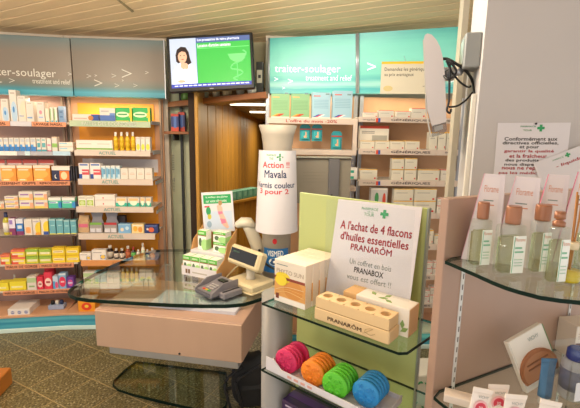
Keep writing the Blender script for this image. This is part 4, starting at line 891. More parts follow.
def greenbox(x, y, z, w, d, h, lab, rz=0):
    o = link('slimming_box', carton_mesh(w, d, h, P['slim_box']), None, None, D @ Vector((x, y, z)), da + rz); tag(o, lab, 'box', 'green and white boxes in the counter display'); return o
bw = dw / 4 - .004
for k in range(4): greenbox(-dw / 2 + (k + .5) * dw / 4, .046, .0075, bw, .075, .125, 'green and white slimming box in front row of counter display' + ordn(k, 4))
greenbox(-dw * .22, .15, .1512, bw * 1.05, .06, .135, 'green and white slimming box standing alone on left of display step')
for l in range(2): greenbox(dw * .3, .15, .1512 + l * .072, bw * 1.5, .07, .07, ('lower', 'upper')[l] + ' lying slimming box stacked on right of display step')
# ---------------------------------------------------------------- card reader tray
c0, c1 = on_z(195, 292.5, CZ), on_z(211, 300, CZ); cv = c1 - c0; ca = math.atan2(cv.y, cv.x)
cr = empty('card_terminal', (c0 + c1) / 2, ca, 'grey card terminal with coloured keys in slanted cradle on counter glass', 'terminal')
GP = mat('grey_plastic', '#7f7a80', .4); DG = mat('dark_grey_plastic', '#55525a', .4); wt = cv.length
link('cradle', boxm((0, .1, .012), (wt, .2, .024), .004), DG, cr)
for s in (-1, 1): link('side_guard', profile_yz([(.0, .012), (.2, .012), (.2, .075), (.09, .075), (.0, .03)], s * wt / 2 - .004, s * wt / 2 + .004), GP, cr)
link('body', profile_yz([(.01, .024), (.19, .024), (.19, .06), (.08, .036), (.01, .030)], -wt * .44, wt * .44), GP, cr)
for i in range(3):
    for j in range(3): link('key', boxm((-.022 + j * .022, .055 + i * .018, .038 + .004 * i), (.016, .012, .006), .001), mat('keyg', '#b7b2b4', .4), cr)
for j, c in enumerate(('#c83a30', '#d8b82c', '#3f9a4a')): link('key', boxm((-.024 + j * .024, .028, .034), (.018, .014, .007), .001), mat('key' + c, c, .4), cr)
link('screen', boxm((0, .15, .058), (.06, .035, .006)), BLACK, cr)
# the neighbouring reader base behind it
e0 = on_z(226, 283, CZ)
link('swipe_base', boxm((wt * .5 + .032, .12, .018), (.05, .14, .036), .005), GP, cr); link('slot', boxm((wt * .5 + .032, .12, .037), (.012, .12, .004)), BLACK, cr)
# ---------------------------------------------------------------- customer display
BEIGE = mat('beige_plastic', '#d6c6a0', .4)
g0, g1, g2 = on_z(229.5, 290, CZ), on_z(247.5, 295.5, CZ), on_z(271, 287, CZ)
v = g1 - g0; a = math.atan2(v.y, v.x) - .12
cdp = empty('customer_display', (on_z(238, 293, CZ) + on_z(262, 281, CZ)) / 2, a, 'beige customer display with black readout on counter right end', 'display')
link('base', boxm((0, 0, .03), (.23, .2, .05), .012), BEIGE, cdp); link('foot', boxm((0, 0, .006), (.24, .21, .012), .004), BEIGE, cdp)
link('neck', lathe([(.035, .05), (.026, .07), (.026, .13)], 16), mat('pale_neck', '#c9c3b4', .4), cdp)
hd = link('head', boxm((0, 0, 0), (.28, .07, .12), .014), BEIGE, cdp); hd.matrix_local = Matrix.Translation((-.02, -.01, .185)) @ Matrix.Rotation(math.radians(-22), 4, 'X') @ Matrix.Rotation(math.radians(2), 4, 'Y')
link('readout', boxm((-.005, -.0355, .003), (.235, .003, .072), .001), mat('readout_black', '#120f10', .15), hd)
patch(hd, 'faint_digits', -.1, -.04, .014, .024, -.0375, mat('readout_green', '#2a4438', .4))
# ---------------------------------------------------------------- barcode scanner on its stand
SC = mat('scanner_cream', '#d9d2bf', .35)
so = on_z(258, 268, CZ)
bs = empty('barcode_scanner', so, 0, 'cream handheld barcode scanner upright in its stand behind customer display', 'scanner')
def oy(px, py): return on_y(px, py, so.y) - so
link('stand_base', lathe([(.07, 0), (.07, .012), (.03, .02), (.016, .03)], 18), SC, bs)
pth = [oy(258, 262), oy(255, 250), oy(250, 240)]
link('stand_neck', tube(spline([(0, 0, .02), oy(262, 262), oy(258, 250), oy(254, 240)]), .014, 10), SC, bs)
def skin_tube(path, radii, seg=14):
    path = [Vector(p) for p in path]; bm = bmesh.new(); rings = []
    for i, p in enumerate(path):
        t = (path[min(i + 1, len(path) - 1)] - path[max(i - 1, 0)]).normalized(); a = Vector((0, 1, 0)); b = t.cross(a).normalized()
        rings.append([bm.verts.new(p + (a * math.cos(2 * math.pi * k / seg) * radii[i][0] + b * math.sin(2 * math.pi * k / seg) * radii[i][1])) for k in range(seg)])
    for a, b in zip(rings, rings[1:]):
        for k in range(seg): bm.faces.new((a[k], a[(k + 1) % seg], b[(k + 1) % seg], b[k]))
    bm.faces.new(rings[0]); bm.faces.new(rings[-1][::-1]); return to_mesh(bm, True)
link('handle', skin_tube([oy(259, 254), oy(258, 247), oy(254, 238), oy(250, 229), oy(247, 224)], [(.032, .034), (.04, .048), (.038, .046), (.036, .042), (.036, .04)]), SC, bs)
link('head', skin_tube([oy(235.5, 226), oy(237, 225), oy(242, 222.5), oy(249, 223), oy(253, 227), oy(254, 229)], [(.012, .01), (.045, .024), (.05, .038), (.048, .04), (.034, .028), (.01, .01)]), SC, bs)
link('trigger', boxm((0, 0, 0), (.02, .02, .025), .006), BLACK, bs, oy(259.5, 249) + Vector((0, -.03, 0)))
cab = tube(spline([on_z(272, 292, CZ) + Vector((0, 0, .006)), on_z(281, 284, CZ) + Vector((.0, 0, .01)), on_y(278, 272, 2.45), on_y(266, 264, 2.5), on_y(259, 256, so.y)]), .008, 8)
tag(link('coiled_cable', cab, BLACK), 'black cable curling behind the customer display', 'cable')
tag(link('beige_cable', tube(spline([on_z(222, 284, CZ) + Vector((0, 0, .005)), on_z(230, 276, CZ) + Vector((0, 0, .02)), on_z(240, 270, CZ) + Vector((0, 0, .04)), on_z(250, 266, CZ) + Vector((0, 0, .005))]), .005, 6), BEIGE), 'beige cable looping on glass behind the card terminal', 'cable')

# ================================================================ MONITOR BACK + BACK DESK
my = 2.8
m0, m1 = on_y(298, 196, my), on_y(352, 160, my)
mb = empty('computer_monitor', ((m0.x + m1.x) / 2, my, 1.05), math.radians(8), 'grey computer monitor seen from behind, above the lime panel', 'monitor')
mw = m1.x - m0.x; mt = on_y(325, 158, my).z - 1.05; mbz = on_y(325, 203, my).z - 1.05
GM = mat('warm_grey_plastic', '#8d8577', .5)
link('back_shell', profile_yz([(0, mbz), (0, mt - .01), (.01, mt), (.05, mt), (.05, mbz)], -mw / 2 - .02, mw / 2 + .0), GM, mb)
link('hinge_post', boxm((.06, -.012, (mt + mbz) / 2), (.075, .03, mt - mbz - .01), .004), mat('mid_grey', '#6c6a6c', .5), mb)
link('top_rim', boxm((-.01, .01, mt + .004), (mw + .02, .06, .012), .003), mat('rim_grey', '#aaa79a', .5), mb)
link('socket', boxm((-.07, -.003, mbz + .045), (.05, .008, .025)), BLACK, mb); link('socket', boxm((.045, -.028, mbz + .05), (.012, .006, .03)), BLACK, mb)
vm = bmesh.new()
for i in range(9):
    for j in range(4): bbox(vm, (-.15 + i * .018, -.001, mt - .1 - j * .022), (.004, .003, .004))
link('vent_dots', to_mesh(vm), mat('vent', '#5d574e', .6), mb)
link('stand_post', boxm((0, .03, mbz / 2), (.06, .03, mbz + .02), .004), DG, mb); link('stand_foot', boxm((0, .02, .008), (.24, .18, .016), .004), DG, mb)
bd = empty('back_desk', ((m0.x + m1.x) / 2 + .12, my + .02, 0), math.radians(8), 'high back desk behind the lime panel carrying the monitor', 'desk')
link('top', boxm((0, 0, 1.03), (.56, .26, .036), .003), WOODPINK, bd)
for s in (-1, 1): link('side_panel', boxm((s * .26, 0, .505), (.03, .24, 1.01)), WOODPINK, bd)
link('modesty_panel', boxm((0, .1, .6), (.49, .02, .7)), WOODPINK, bd)

# ================================================================ LIME DISPLAY STAND
Lp = Vector((-.0774, 1.125, 0)); FS = Frame(Lp, -38.6); FS.o = FS.o + FS.V * .21
Z1 = 1.2127
LIME = mat('lime_panel', '#bcc680', .4)
st = empty('display_stand', (FS.w(.1, .05, 0).x, FS.w(.1, .05, 0).y, 0), FS.a, 'lime-backed display stand with glass shelves and silver column', 'display stand')
stl = lambda P: (Matrix.Rotation(-FS.a, 4, 'Z') @ (Vector(P) - st.location))
ul, zl = FS.pix(302, 195, 0); ur, zr = FS.pix(430, 206, 0); zt = (zl + zr) / 2
def sbox(name, u0, u1, n0, n1, z0, z1, m, bev=.001):
    a = stl(FS.w((u0 + u1) / 2, (n0 + n1) / 2, 0)); return link(name, boxm((a.x, a.y, (z0 + z1) / 2), (u1 - u0, n1 - n0, z1 - z0), bev), m, st)
sbox('lime_panel', ul - .01, ur - .006, -.012, 0, .12, zt, LIME)
sbox('panel_edge', ur - .006, ur, -.014, .002, .1, zt + .001, mat('silver_edge', '#9aa396', .3, .4))
cc = on_y(277, 330, 1.22); cc.z = 0
q = stl(cc)
col = link('column', lathe([(.085, 0), (.07, .05), (.05, .3), (.05, Z1 - .0075)], 36), mat('silver_column', '#8f8c8a', .45, .25), st, (q.x, q.y, 0))
link('foot_disc', lathe([(.2, 0), (.2, .012), (.08, .02)], 32), STEEL, st, (q.x, q.y, 0))
sbox('foot_beam', ul - .02, ur, -.03, .03, .02, .12, STEEL)
z2 = Z1 - .213
for zz in (Z1, z2, z2 - .21, z2 - .42):
    uf0 = FS.un(Lp)[0]; uf1 = FS.un((.267, .85, 0))[0]
    pts = [FS.w(uf0, .21, 0), FS.w(uf1 - .015, .21, 0), FS.w(uf1, .195, 0), FS.w(uf1 + .022, .02, 0), FS.w(uf1 + .022, .001, 0), FS.w(ul, .001, 0), FS.w(uf0 + .01, .05, 0)]
    pp = [tuple(stl(x).xy) for x in pts]
    g = link('glass_shelf', prism(pp, zz - .006, zz), SHEET, st); link('polished_edge', rim(pp, zz - .0062, zz + .0002, .0008), EDGEGREEN, g)
# eye drops label on the column (curved print)
def oncyl(c, r):
    def f(s, z, off=0): a = off + s / r; return Vector((c.x + r * math.sin(a), c.y - r * math.cos(a), z))
    return f
def curved(name, c, r, s0, s1, z0, z1, m, parent, off=0, t=.0006, nseg=20, rtop=None):
    bm = bmesh.new(); R = []
    for i in range(nseg + 1):
        s = s0 + (s1 - s0) * i / nseg; ring = []
        for z in (z0, z1):
            rr = r if (rtop is None or z == z0) else rtop
            for q in (rr, rr + t):
                a = off + s / r; ring.append(bm.verts.new((c.x + q * math.sin(a), c.y - q * math.cos(a), z)))
        R.append(ring)
    for a, b in zip(R, R[1:]):
        for i, j in ((0, 1), (1, 3), (3, 2), (2, 0)): bm.faces.new((a[i], b[i], b[j], a[j]))
    for e in (R[0], R[-1]): bm.faces.new((e[0], e[1], e[3], e[2]))
    return link(name, to_mesh(bm, False), m, parent)
TY = 2.62; K = TY / 1.27; cc = on_y(276.5, 240, TY); cc.z = CZ + .0006; RT = .0455 * K
yz = lambda y: on_y(276, y, TY - RT).z
tot = empty('totem_display', cc, 0, 'grey round totem display with blue eye label on counter glass', 'totem')
ztop = yz(125)
_yz = yz; yz = lambda y: _yz(y) - cc.z; ztop = yz(125)
link('foot_disc', lathe([(RT * 1.15, 0), (RT * 1.15, .01), (RT, .016)], 32), STEEL, tot)
link('column', lathe([(RT, .015), (RT, ztop - .55), (RT * .98, ztop - .34), (RT * .95, ztop - .2), (RT * 1.0, ztop - .13), (RT * 1.1, ztop - .06), (RT * 1.3, ztop), (RT * 1.2, ztop + .002)], 40), mat('totem_grey', '#b0a698', .5), tot)
colc = Vector((0, 0, 0)); RL = RT * 1.01
LB = curved('eye_drop_label', colc, RL, -.045 * K, .045 * K, yz(273), yz(249), mat('vis_blue', '#1f6db0', .4), tot, 0)
def ctext(parent, body, c, r, s0, s1, z0, z1, m, off, rtop=None, zt_=None, zb_=None):
    def bend(X, Z):
        a = off + X / r; rr = r if rtop is None else r + (rtop - r) * (Z - zb_) / (zt_ - zb_)
        return Vector((c.x + (rr + .0012) * math.sin(a), c.y - (rr + .0012) * math.cos(a), Z))
    return link('lettering', text_mesh(body, 0, 1, 0, 1, 0, bend=lambda X, Z: bend(s0 + (s1 - s0) * X, z0 + (z1 - z0) * Z), thick=.02), m, parent)
ctext(LB, 'VISMED', colc, RL, -.028 * K, .024 * K, yz(256.5), yz(251), WHITEINK, 0)
def celli(parent, name, r, s, z, rs, rz, m, off, d=.0014):
    bm = bmesh.new(); vs = []
    for i in range(20):
        a = off + (s + rs * math.cos(i * math.pi / 10)) / r; vs.append(bm.verts.new((colc.x + (r + d) * math.sin(a), colc.y - (r + d) * math.cos(a), z + rz * math.sin(i * math.pi / 10))))
    bm.faces.new(vs); return link(name, to_mesh(bm), m, parent)
celli(LB, 'eye_white', RL, -.005 * K, yz(262), .018 * K, .012 * K, WHITEINK, 0); celli(LB, 'eye_iris', RL, -.005 * K, yz(262), .010 * K, .010 * K, mat('iris', '#1d4f86', .4), 0, .002); celli(LB, 'eye_pupil', RL, -.005 * K, yz(262), .004 * K, .004 * K, WHITEINK, 0, .0026)
celli(tot, 'red_logo', RL, -.004 * K, yz(241.5), .007 * K, .009 * K, RED, 0)
# ---------------------------------------------------------------- curved Mavala sheet wrapped round the column
ms = empty('promotion_sheet', (cc.x, cc.y, _yz(233)), 0, 'white curved promotion sheet about nail varnish wrapped round the totem top', 'sign')
mh = yz(149.5) - yz(232); C0 = Vector((0, 0, 0)); r0, r1 = .0675 * K, .0575 * K
sheet = curved('sheet', C0, r0, -.105 * K, .1 * K, 0, mh, PAPER, ms, 0, .0008, 28, r1)
def mt_(body, x0, x1, yt, yb, m):
    # pixel columns -> arc position
    def arc(x): 
        v = max(-.97, min(.97, (x - 276) * (TY - .1) / F / (.0625 * K))); return math.asin(v) * r0
    z0_ = yz(yb) - yz(232); z1_ = yz(yt) - yz(232)
    ctext(sheet, body, C0, r0, arc(x0), arc(x1), z0_, z1_, m, 0, r1, mh, 0)
mt_('PHARMACIE', 265, 275, 153, 155, GREENINK); mt_('TOUR', 268, 272.5, 156.2, 158.6, GREENINK); mt_('+', 276, 282.5, 152.5, 159.5, GREENINK)
mt_('Action !!', 261.5, 289, 160.6, 166.6, RED); mt_('Mavala', 263.5, 286, 169, 176.5, NAVYINK); mt_('Vernis couleur', 256.8, 294, 181, 186.6, NAVYINK); mt_('3 pour 2', 259.5, 288, 187.6, 194, RED)

# ---------------------------------------------------------------- goods on the stand
def sgood(name, u, n, z, w, d, h, m, lab, cat, group=None, rz=0, bev=.001):
    o = link(name, carton_mesh(w, d, h, m, bev), None, None, FS.w(u, n, z), FS.a + rz)
    return tag(o, lab, cat, group)
p0 = FS.gnd(274.5, 299.8, Z1); p1 = FS.gnd(304.5, 310.8, Z1)
pw_ = p1[0] - p0[0]; hb = FS.pix(275, 258.5, p0[1])[1] - Z1; pu = (p0[0] + p1[0]) / 2; pn = (p0[1] + p1[1]) / 2
pm('sun_caps', '#ece0ce', ('r', 0, 1, .0, .12, '#f3ede6'), ('r', 0, 1, .14, .56, '#e0a45c'), ('c', .62, .36, .3, .22, '#d8944a'), ('c', .28, .6, .24, .13, '#f2d83c'))
for k in range(5):
    d_ = .031
    o = sgood('capsule_box', pu + .002 * k, pn - d_ / 2 - k * (d_ + .0015), Z1 + .0006, pw_, d_, hb, P['sun_caps'], ('front', 'second', 'third', 'fourth', 'rearmost')[k] + ' cream sun capsule box in row of five on glass shelf', 'box', 'sun capsule boxes on the stand')
    fy = -d_ / 2 - .0008
    if k == 0:
        text(o, 'PHYTO SUN', -pw_ * .42, pw_ * .44, hb * .70, hb * .80, fy, mat('taupe_ink', '#a8927e', .6)); patch(o, 'print_line', -pw_ * .42, -pw_ * .06, hb * .89, hb * .905, fy, GREYINK); patch(o, 'maroon_band', -pw_ * .49, pw_ * .49, hb * .56, hb * .62, fy, mat('maroon_band', '#8f3f30', .5))
        for j, c in enumerate(('#f3cf8a', '#e8b468', '#f0dcb0')):
            link('swoosh', tube(spline([(-pw_ * .45, fy, hb * (.2 + j * .04)), (-pw_ * .1, fy, hb * (.3 + j * .05)), (pw_ * .46, fy, hb * (.24 + j * .09))], 5), .0007, 5), mat('sw' + c, c, .5), o)
        disc(o, 'yellow_seal', -pw_ * .26, hb * .54, pw_ * .19, hb * .13, fy - .0009, mat('seal', '#f0d838', .5)); patch(o, 'amber_mark', -pw_ * .44, -pw_ * .34, hb * .08, hb * .2, fy, mat('dk', '#7a3a24', .5))
# wooden essential-oil block
w0 = FS.gnd(314, 319, Z1); w1 = FS.gnd(388.7, 346, Z1); bang = math.atan2(-(w1[1] - w0[1]), w1[0] - w0[0]); wl = math.hypot(w1[0] - w0[0], w1[1] - w0[1]); wd_ = .056
PINE = mat('pale_pine', '#e3c393', .5, noise=(9, .08, (.15, 1, 1)))
wb = empty('wooden_oil_stand', FS.w((w0[0] + w1[0]) / 2, (w0[1] + w1[1]) / 2, Z1 + .0006), FS.a + bang, 'pale wooden block with five round holes on glass shelf', 'block')
hl = .034; ht = .028
link('lower_block', boxm((0, wd_ / 2, hl / 2), (wl, wd_, hl), .0025), PINE, wb)
bm = bmesh.new(); nh = 5; hr = wl * .062; cz = hl + ht + .002
# top block with real bored holes: slab of quads around each hole
tw, td = wl * .97, wd_ * .94; cell = tw / nh; y0_ = wd_ / 2 - td / 2; seg = 20
for k in range(nh):
    cx = -tw / 2 + (k + .5) * cell; outer = []; inner = []; low = []
    for i in range(seg):
        a = 2 * math.pi * i / seg; c_, s_ = math.cos(a), math.sin(a); m_ = max(abs(c_) / (cell / 2), abs(s_) / (td / 2))
        outer.append(bm.verts.new((cx + c_ / m_, wd_ / 2 + s_ / m_, cz))); inner.append(bm.verts.new((cx + hr * c_, wd_ / 2 + hr * s_, cz))); low.append(bm.verts.new((cx + hr * c_, wd_ / 2 + hr * s_, cz - .022)))
    for i in range(seg):
        j = (i + 1) % seg; bm.faces.new((outer[i], outer[j], inner[j], inner[i])); bm.faces.new((inner[i], inner[j], low[j], low[i]))
    bm.faces.new(low)
z_ = hl + .002
for (xa, ya, xb, yb) in ((-tw / 2, y0_, tw / 2, y0_), (tw / 2, y0_, tw / 2, y0_ + td), (tw / 2, y0_ + td, -tw / 2, y0_ + td), (-tw / 2, y0_ + td, -tw / 2, y0_)):
    bm.faces.new([bm.verts.new(p) for p in ((xa, ya, z_), (xb, yb, z_), (xb, yb, cz), (xa, ya, cz))])
bm.faces.new([bm.verts.new(p) for p in ((-tw / 2, y0_, z_), (-tw / 2, y0_ + td, z_), (tw / 2, y0_ + td, z_), (tw / 2, y0_, z_))])
link('upper_block', to_mesh(bm), PINE, wb)
link('joint', boxm((0, wd_ / 2, hl + .001), (wl * .96, wd_ * .92, .003)), mat('joint_dark', '#9c7a4c', .7), wb)
text(wb, 'PRANARÔM', -wl * .30, wl * .16, hl * .30, hl * .68, -.0006, mat('burnt_ink', '#5a3a24', .7), thick=.02)
link('leaf_mark', tube(spline([(wl * .18, -.0006, hl * .25), (wl * .25, -.0006, hl * .55), (wl * .3, -.0006, hl * .8), (wl * .24, -.0006, hl * .72), (wl * .2, -.0006, hl * .45), (wl * .27, -.0006, hl * .3), (wl * .33, -.0006, hl * .5)]), .0006, 5), mat('leaf_grey', '#a8895c', .7), wb)
# white carton behind the block
wc = empty('oil_set_carton', FS.w((w0[0] + w1[0]) / 2 + .035, (w0[1] + w1[1]) / 2 - wd_ - .008, Z1 + .0006), FS.a + bang, 'white carton with green leaf print lying behind the wooden block', 'box')
link('body', boxm((0, .03, .037), (wl * .86, .06, .074), .0012), mat('carton_white', '#efe9de', .5), wc)
link('end_band', boxm((wl * .43 + .0006, .03, .037), (.001, .058, .072)), mat('kraft_band', '#dcb98a', .6), wc)
link('end_cap', boxm((-wl * .43 + .02, .03, .037), (.04, .0612, .0752), .001), mat('wood_print', '#dcb27a', .6), wc)
def leafm(cx, cy, s, rot):
    return [(cx + s * (math.cos(rot) * a - math.sin(rot) * b), cy + s * (math.sin(rot) * a + math.cos(rot) * b)) for a, b in ((0, 0), (.5, .25), (1, 0), (.5, -.25))]
for k, (x, y, r_) in enumerate(((.0, .02, .3), (.012, .032, 1.2), (-.012, .03, 2.4), (.02, .02, -.4))):
    link('leaf_print', prism(leafm(x, y, .026, r_), .0742, .0748), mat('leafgreen', '#8aa860', .6), wc)
for k, (x, z, r_) in enumerate(((wl * .34, .012, .6), (wl * .36, .02, 1.6), (wl * .3, .014, 2.4))): poly(wc, 'leaf_print', leafm(x, z, .024, r_), -.0004, mat('leafgreen', '#8aa860', .6))
# acrylic sign
sT0 = FS.pix(340, 199, .012); sT1 = FS.pix(424, 208.5, .012); swd = sT1[0] - sT0[0]; sth = (sT0[1] + sT1[1]) / 2 - Z1 - .002
sn = empty('promotion_sign', FS.w((sT0[0] + sT1[0]) / 2 + .004, .085, Z1 + .0012), FS.a, 'leaning white sign offering a wooden box with four oil bottles', 'sign')
tl_ = math.atan2(.072, sth); L_ = math.hypot(.072, sth)
sp_ = link('sheet', boxm((0, 0, L_ / 2), (swd, .0016, L_), .0003), PAPER, sn); sp_.matrix_local = Matrix.Rotation(-tl_, 4, 'X') @ Matrix.Rotation(math.radians(-1.5), 4, 'Y')
sp_.location = (0, 0, .002)
ac = link('acrylic_front', boxm((0, -.0022, L_ / 2), (swd + .004, .001, L_)), CLEAR, sn); ac.matrix_local = sp_.matrix_local
def st_(body, a, b, t, u, m, **k): text(sp_, body, (a - .5) * swd, (b - .5) * swd, L_ * (1 - u), L_ * (1 - t), -.0013, m, **k)
st_('PHARMACIE', .32, .52, .05, .075, GREENINK); st_('DE LA', .4, .47, .083, .095, GREENINK); st_('TOUR', .36, .48, .10, .13, GREENINK); cross_logo(sp_, (.60 - .5) * swd, L_ * .905, .012, -.0012, GREENINK)
st_("A l'achat de 4 flacons", .08, .93, .195, .275, RED, thick=.02); st_("d'huiles essentielles", .10, .91, .30, .375, RED, thick=.02); st_('PRANARÔM', .25, .74, .385, .455, RED, thick=.02)
st_('Un coffret en bois', .26, .76, .535, .585, GREYINK); st_('PRANABOX', .33, .68, .605, .655, INK, thick=.015); st_('vous est offert !!', .25, .78, .675, .725, GREYINK)
# scrub discs in tray
Z2 = z2
tr0 = FS.gnd(270, 366.5, Z2)
t_u0 = tr0[0]; t_u1 = uf1 - .05; tn = .2
tray = empty('disc_tray', FS.w((t_u0 + t_u1) / 2, tn, Z2 + .0006), FS.a, 'white cardboard tray holding coloured scrub discs on lower glass shelf', 'tray')
tlw = t_u1 - t_u0; tdp = .12
link('bottom', boxm((0, tdp / 2, .001), (tlw, tdp, .002)), PAPER, tray)
link('front_lip', profile_xz([(-tlw / 2, 0), (tlw / 2, 0), (tlw / 2, .02), (-tlw * .34, .02), (-tlw * .42, .042), (-tlw / 2, .042)], -.001, .001), PAPER, tray)
link('back_lip', boxm((0, tdp, .008), (tlw, .002, .016)), PAPER, tray)
for s in (-1, 1): link('side_lip', boxm((s * tlw / 2, tdp / 2, .01), (.002, tdp, .02)), PAPER, tray)
[patch(tray, 'print_mark', -tlw * .28 + k * .024, -tlw * .28 + k * .024 + .015, .006, .013, -.0014, mat('pale_red_ink', '#d8a094', .6)) for k in range(4)]
def discm(r, t):
    """rounded silicone pad with bumps and rings on its face"""
    bm = bmesh.new(); seg = 28; prof = [(.0, -t / 2), (r * .9, -t / 2), (r * .98, -t * .3), (r, 0), (r * .98, t * .3), (r * .9, t / 2), (0, t / 2)]; rings = []
    for rr, y in prof: rings.append([bm.verts.new((max(rr, 1e-4) * math.cos(2 * math.pi * i / seg), y, r + max(rr, 1e-4) * math.sin(2 * math.pi * i / seg))) for i in range(seg)])
    for a, b in zip(rings, rings[1:]):
        for i in range(seg): bm.faces.new((a[i], a[(i + 1) % seg], b[(i + 1) % seg], b[i]))
    me = to_mesh(bm, True); return me
def bumps(r, t):
    bm = bmesh.new(); rng = random.Random(3)
    def ring(cx, cz, R, w):
        s = 12; vs = []
        for i in range(s):
            a = 2 * math.pi * i / s; c_, s_ = math.cos(a), math.sin(a)
            vs.append([bm.verts.new((cx + R * c_, -t / 2 + .0002, cz + R * s_)), bm.verts.new((cx + (R - w / 2) * c_, -t / 2 - .0042, cz + (R - w / 2) * s_)), bm.verts.new((cx + (R - w) * c_, -t / 2 + .0002, cz + (R - w) * s_))])
        for i in range(s):
            for j in range(2): bm.faces.new((vs[i][j], vs[(i + 1) % s][j], vs[(i + 1) % s][j + 1], vs[i][j + 1]))
    for cx, cz, R in ((-.3, .1, .26), (.28, -.3, .24), (.2, .38, .22), (-.25, -.45, .18), (-.35, .55, .14), (.6, .05, .15), (0, -.05, .12), (.05, -.68, .12), (.5, .45, .1), (-.65, -.15, .12)): ring(cx * r, r + cz * r, R * r, R * r * .5)
    return to_mesh(bm, True)
RD = .038; TD = .011
dm = discm(RD, TD); bmz = bumps(RD, TD)
sets = [('pink', '#d42a62', (286.5, 361), 4), ('orange', '#f28a20', (313, 373), 5), ('green', '#5cc42c', (335, 385), 5), ('blue', '#2b8fd0', (366, 393.5), 5)]
ds_scale = []
for cname, c, px, cnt in sets:
    m = mat('silicone_' + cname, c, .45); me = dm.copy(); me.materials.append(m); me2 = bmz.copy(); me2.materials.append(m)
    # disc centre lies one radius above the tray: find its plan position
    P0 = on_z(px[0], px[1], Z2 + .003 + RD); u, n = FS.un(P0)
    for k in range(cnt):
        ex = .016 if (cname == 'pink' and k == cnt - 1) else 0
        o = link('scrub_disc', me, None, None, FS.w(u, n - k * (TD + .003) - ex, Z2 + .003), FS.a + .12)
        tag(o, '%s silicone scrub disc, %s in its row of %s discs in tray' % (cname, ('front', 'second', 'third', 'fourth', 'fifth')[k] if k < cnt - 1 else 'rearmost', ('four', 'five')[cnt - 4]), 'scrub disc', cname + ' scrub discs')
        if k == 0: link('relief', me2, None, o)
# purple box on the third glass shelf
Z3s = z2 - .21
pb = FS.gnd(268, 408, Z3s)
pbx = empty('toothpaste_box', FS.w(uf0 + .125, .16, Z3s + .0006), FS.a, 'dark purple carton with silver lettering on lowest visible glass shelf', 'box')
link('body', boxm((0, .045, .05), (.17, .09, .10), .0015), mat('dark_purple', '#33204f', .3), pbx)
link('stripe', boxm((0, .045, .1006), (.168, .03, .001)), mat('purple_stripe', '#54307c', .3), pbx)
for k in range(4): patch(pbx, 'print_line', -.07, .02 + .01 * (k % 2), .085 - k * .016, .09 - k * .016, -.0006, mat('silver_print', '#b8b0c8', .4))
disc(pbx, 'print_seal', .05, .06, .018, .018, -.0004, mat('violet_seal', '#8a5ac0', .4))

# ================================================================ RIGHT: PILLAR WALL
FW = Frame((.922, 1.56, 0), -8.0)
uw0, _ = FW.pix(482, 65, 0)
pa = FW.w(uw0, 0, 0); pb_ = FW.w(uw0 + 1.6, 0, 0)
# side face runs back along the sight line a little
pc_ = on_y(468, 65, 1.95); pc_.z = 0
wr = link('wall_right', prism([tuple(pa.xy), tuple(pb_.xy), tuple((pb_ + Vector((.2, .6, 0))).xy), tuple(pc_.xy)], 0, CEILZ), mat('white_plaster', '#bdb8b8', .75, noise=(1.5, .03)))
tag(wr, 'plain white plastered pillar wall at right carrying paper notices', 'wall', kind='structure')
fr_ = on_y(459, 60, 2.2); fr2 = on_y(465, 60, 2.2)
tag(link('trim_4', prism([(fr_.x, 2.2), (fr2.x, 2.2), (fr2.x + .02, 2.3), (fr_.x + .02, 2.3)], 0, CEILZ), mat('cream_post', '#c2b8a6', .5)), 'slim cream upright post between generics rack and pillar', 'trim', kind='structure')
# cable duct on the pillar side
sd = (pc_ - pa); sdn = sd.normalized(); Fside = Frame(pa, math.degrees(math.atan2(-sd.y, -sd.x)))   # u grows towards the viewer
def side_pt(px, py, n=0): return Fside.pix(px, py, n)
u_, z_ = side_pt(474, 94, .01); _, zb_ = side_pt(471, 200, .01)
dct = link('cable_duct', boxm((0, 0, 0), (.028, .018, z_ - .4), .002), WHITE, None, Fside.w(u_, .0095, (z_ + .4) / 2), Fside.a); tag(dct, 'white cable duct running down the pillar side below wall bracket', 'duct')
# ---------------------------------------------------------------- wall bracket and arm screen
ua, za = side_pt(473, 53, .02)
br = empty('screen_bracket', Fside.w(ua, 0, za - .07), Fside.a, 'grey wall bracket box on the pillar holding the arm screen', 'bracket')
link('box', boxm((0, -.03, .07), (.13, .06, .13), .004), mat('bracket_grey', '#8a8c8c', .45), br); link('cover_plate', boxm((0, -.061, .07), (.09, .004, .09)), mat('plate_pale', '#aab4b2', .3), br)
sy = 1.72
def os_(px, py): return on_y(px, py, sy)
so2 = os_(435, 85)
arm = link('arm', tube([os_(446, 72) + Vector((0, .1, 0)), Fside.w(ua, .06, os_(446, 72).z)], .014, 10), STEEL); 
scn = empty('arm_screen', (so2.x, so2.y, os_(435, 135).z), -math.atan2(so2.x, so2.y), 'white flat screen seen edge-on hanging on swivel arm in front of generics rack', 'screen')
def ol(pts): return [(p.x - scn.location.x, p.z - scn.location.z) for p in (os_(*q) for q in pts)]
link('shell', profile_xz(ol([(424.5, 38), (425.5, 34), (428, 32.5), (432, 34), (436.5, 39.5), (440, 47), (442.5, 58), (444, 72), (445, 95), (445.5, 122), (432, 126), (427.5, 110), (426, 80)]), 0, .2), mat('white_shell', '#bdb7ba', .35), scn)
link('front_glass', profile_xz(ol([(423.6, 39), (424.6, 38), (427.2, 112), (431.5, 136), (430, 137), (426, 112)]), .004, .196), mat('front_edge', '#b7b3ac', .2), scn)
link('lower_tray', profile_xz(ol([(432, 126), (445.5, 122), (446, 130), (443, 134), (432, 137)]), .01, .19), glass('tray_clear', '#d8d6d4', .5, .06), scn)
link('type_plate', profile_xz(ol([(434, 127), (442, 124.5), (442.5, 129), (434.5, 132)]), -.002, .0), mat('type_plate', '#8d8b8c', .5), scn)
arm.parent = scn; arm.name = 'arm'; arm.matrix_parent_inverse = (Matrix.Translation(scn.location) @ Matrix.Rotation(scn.rotation_euler.z, 4, 'Z')).inverted()
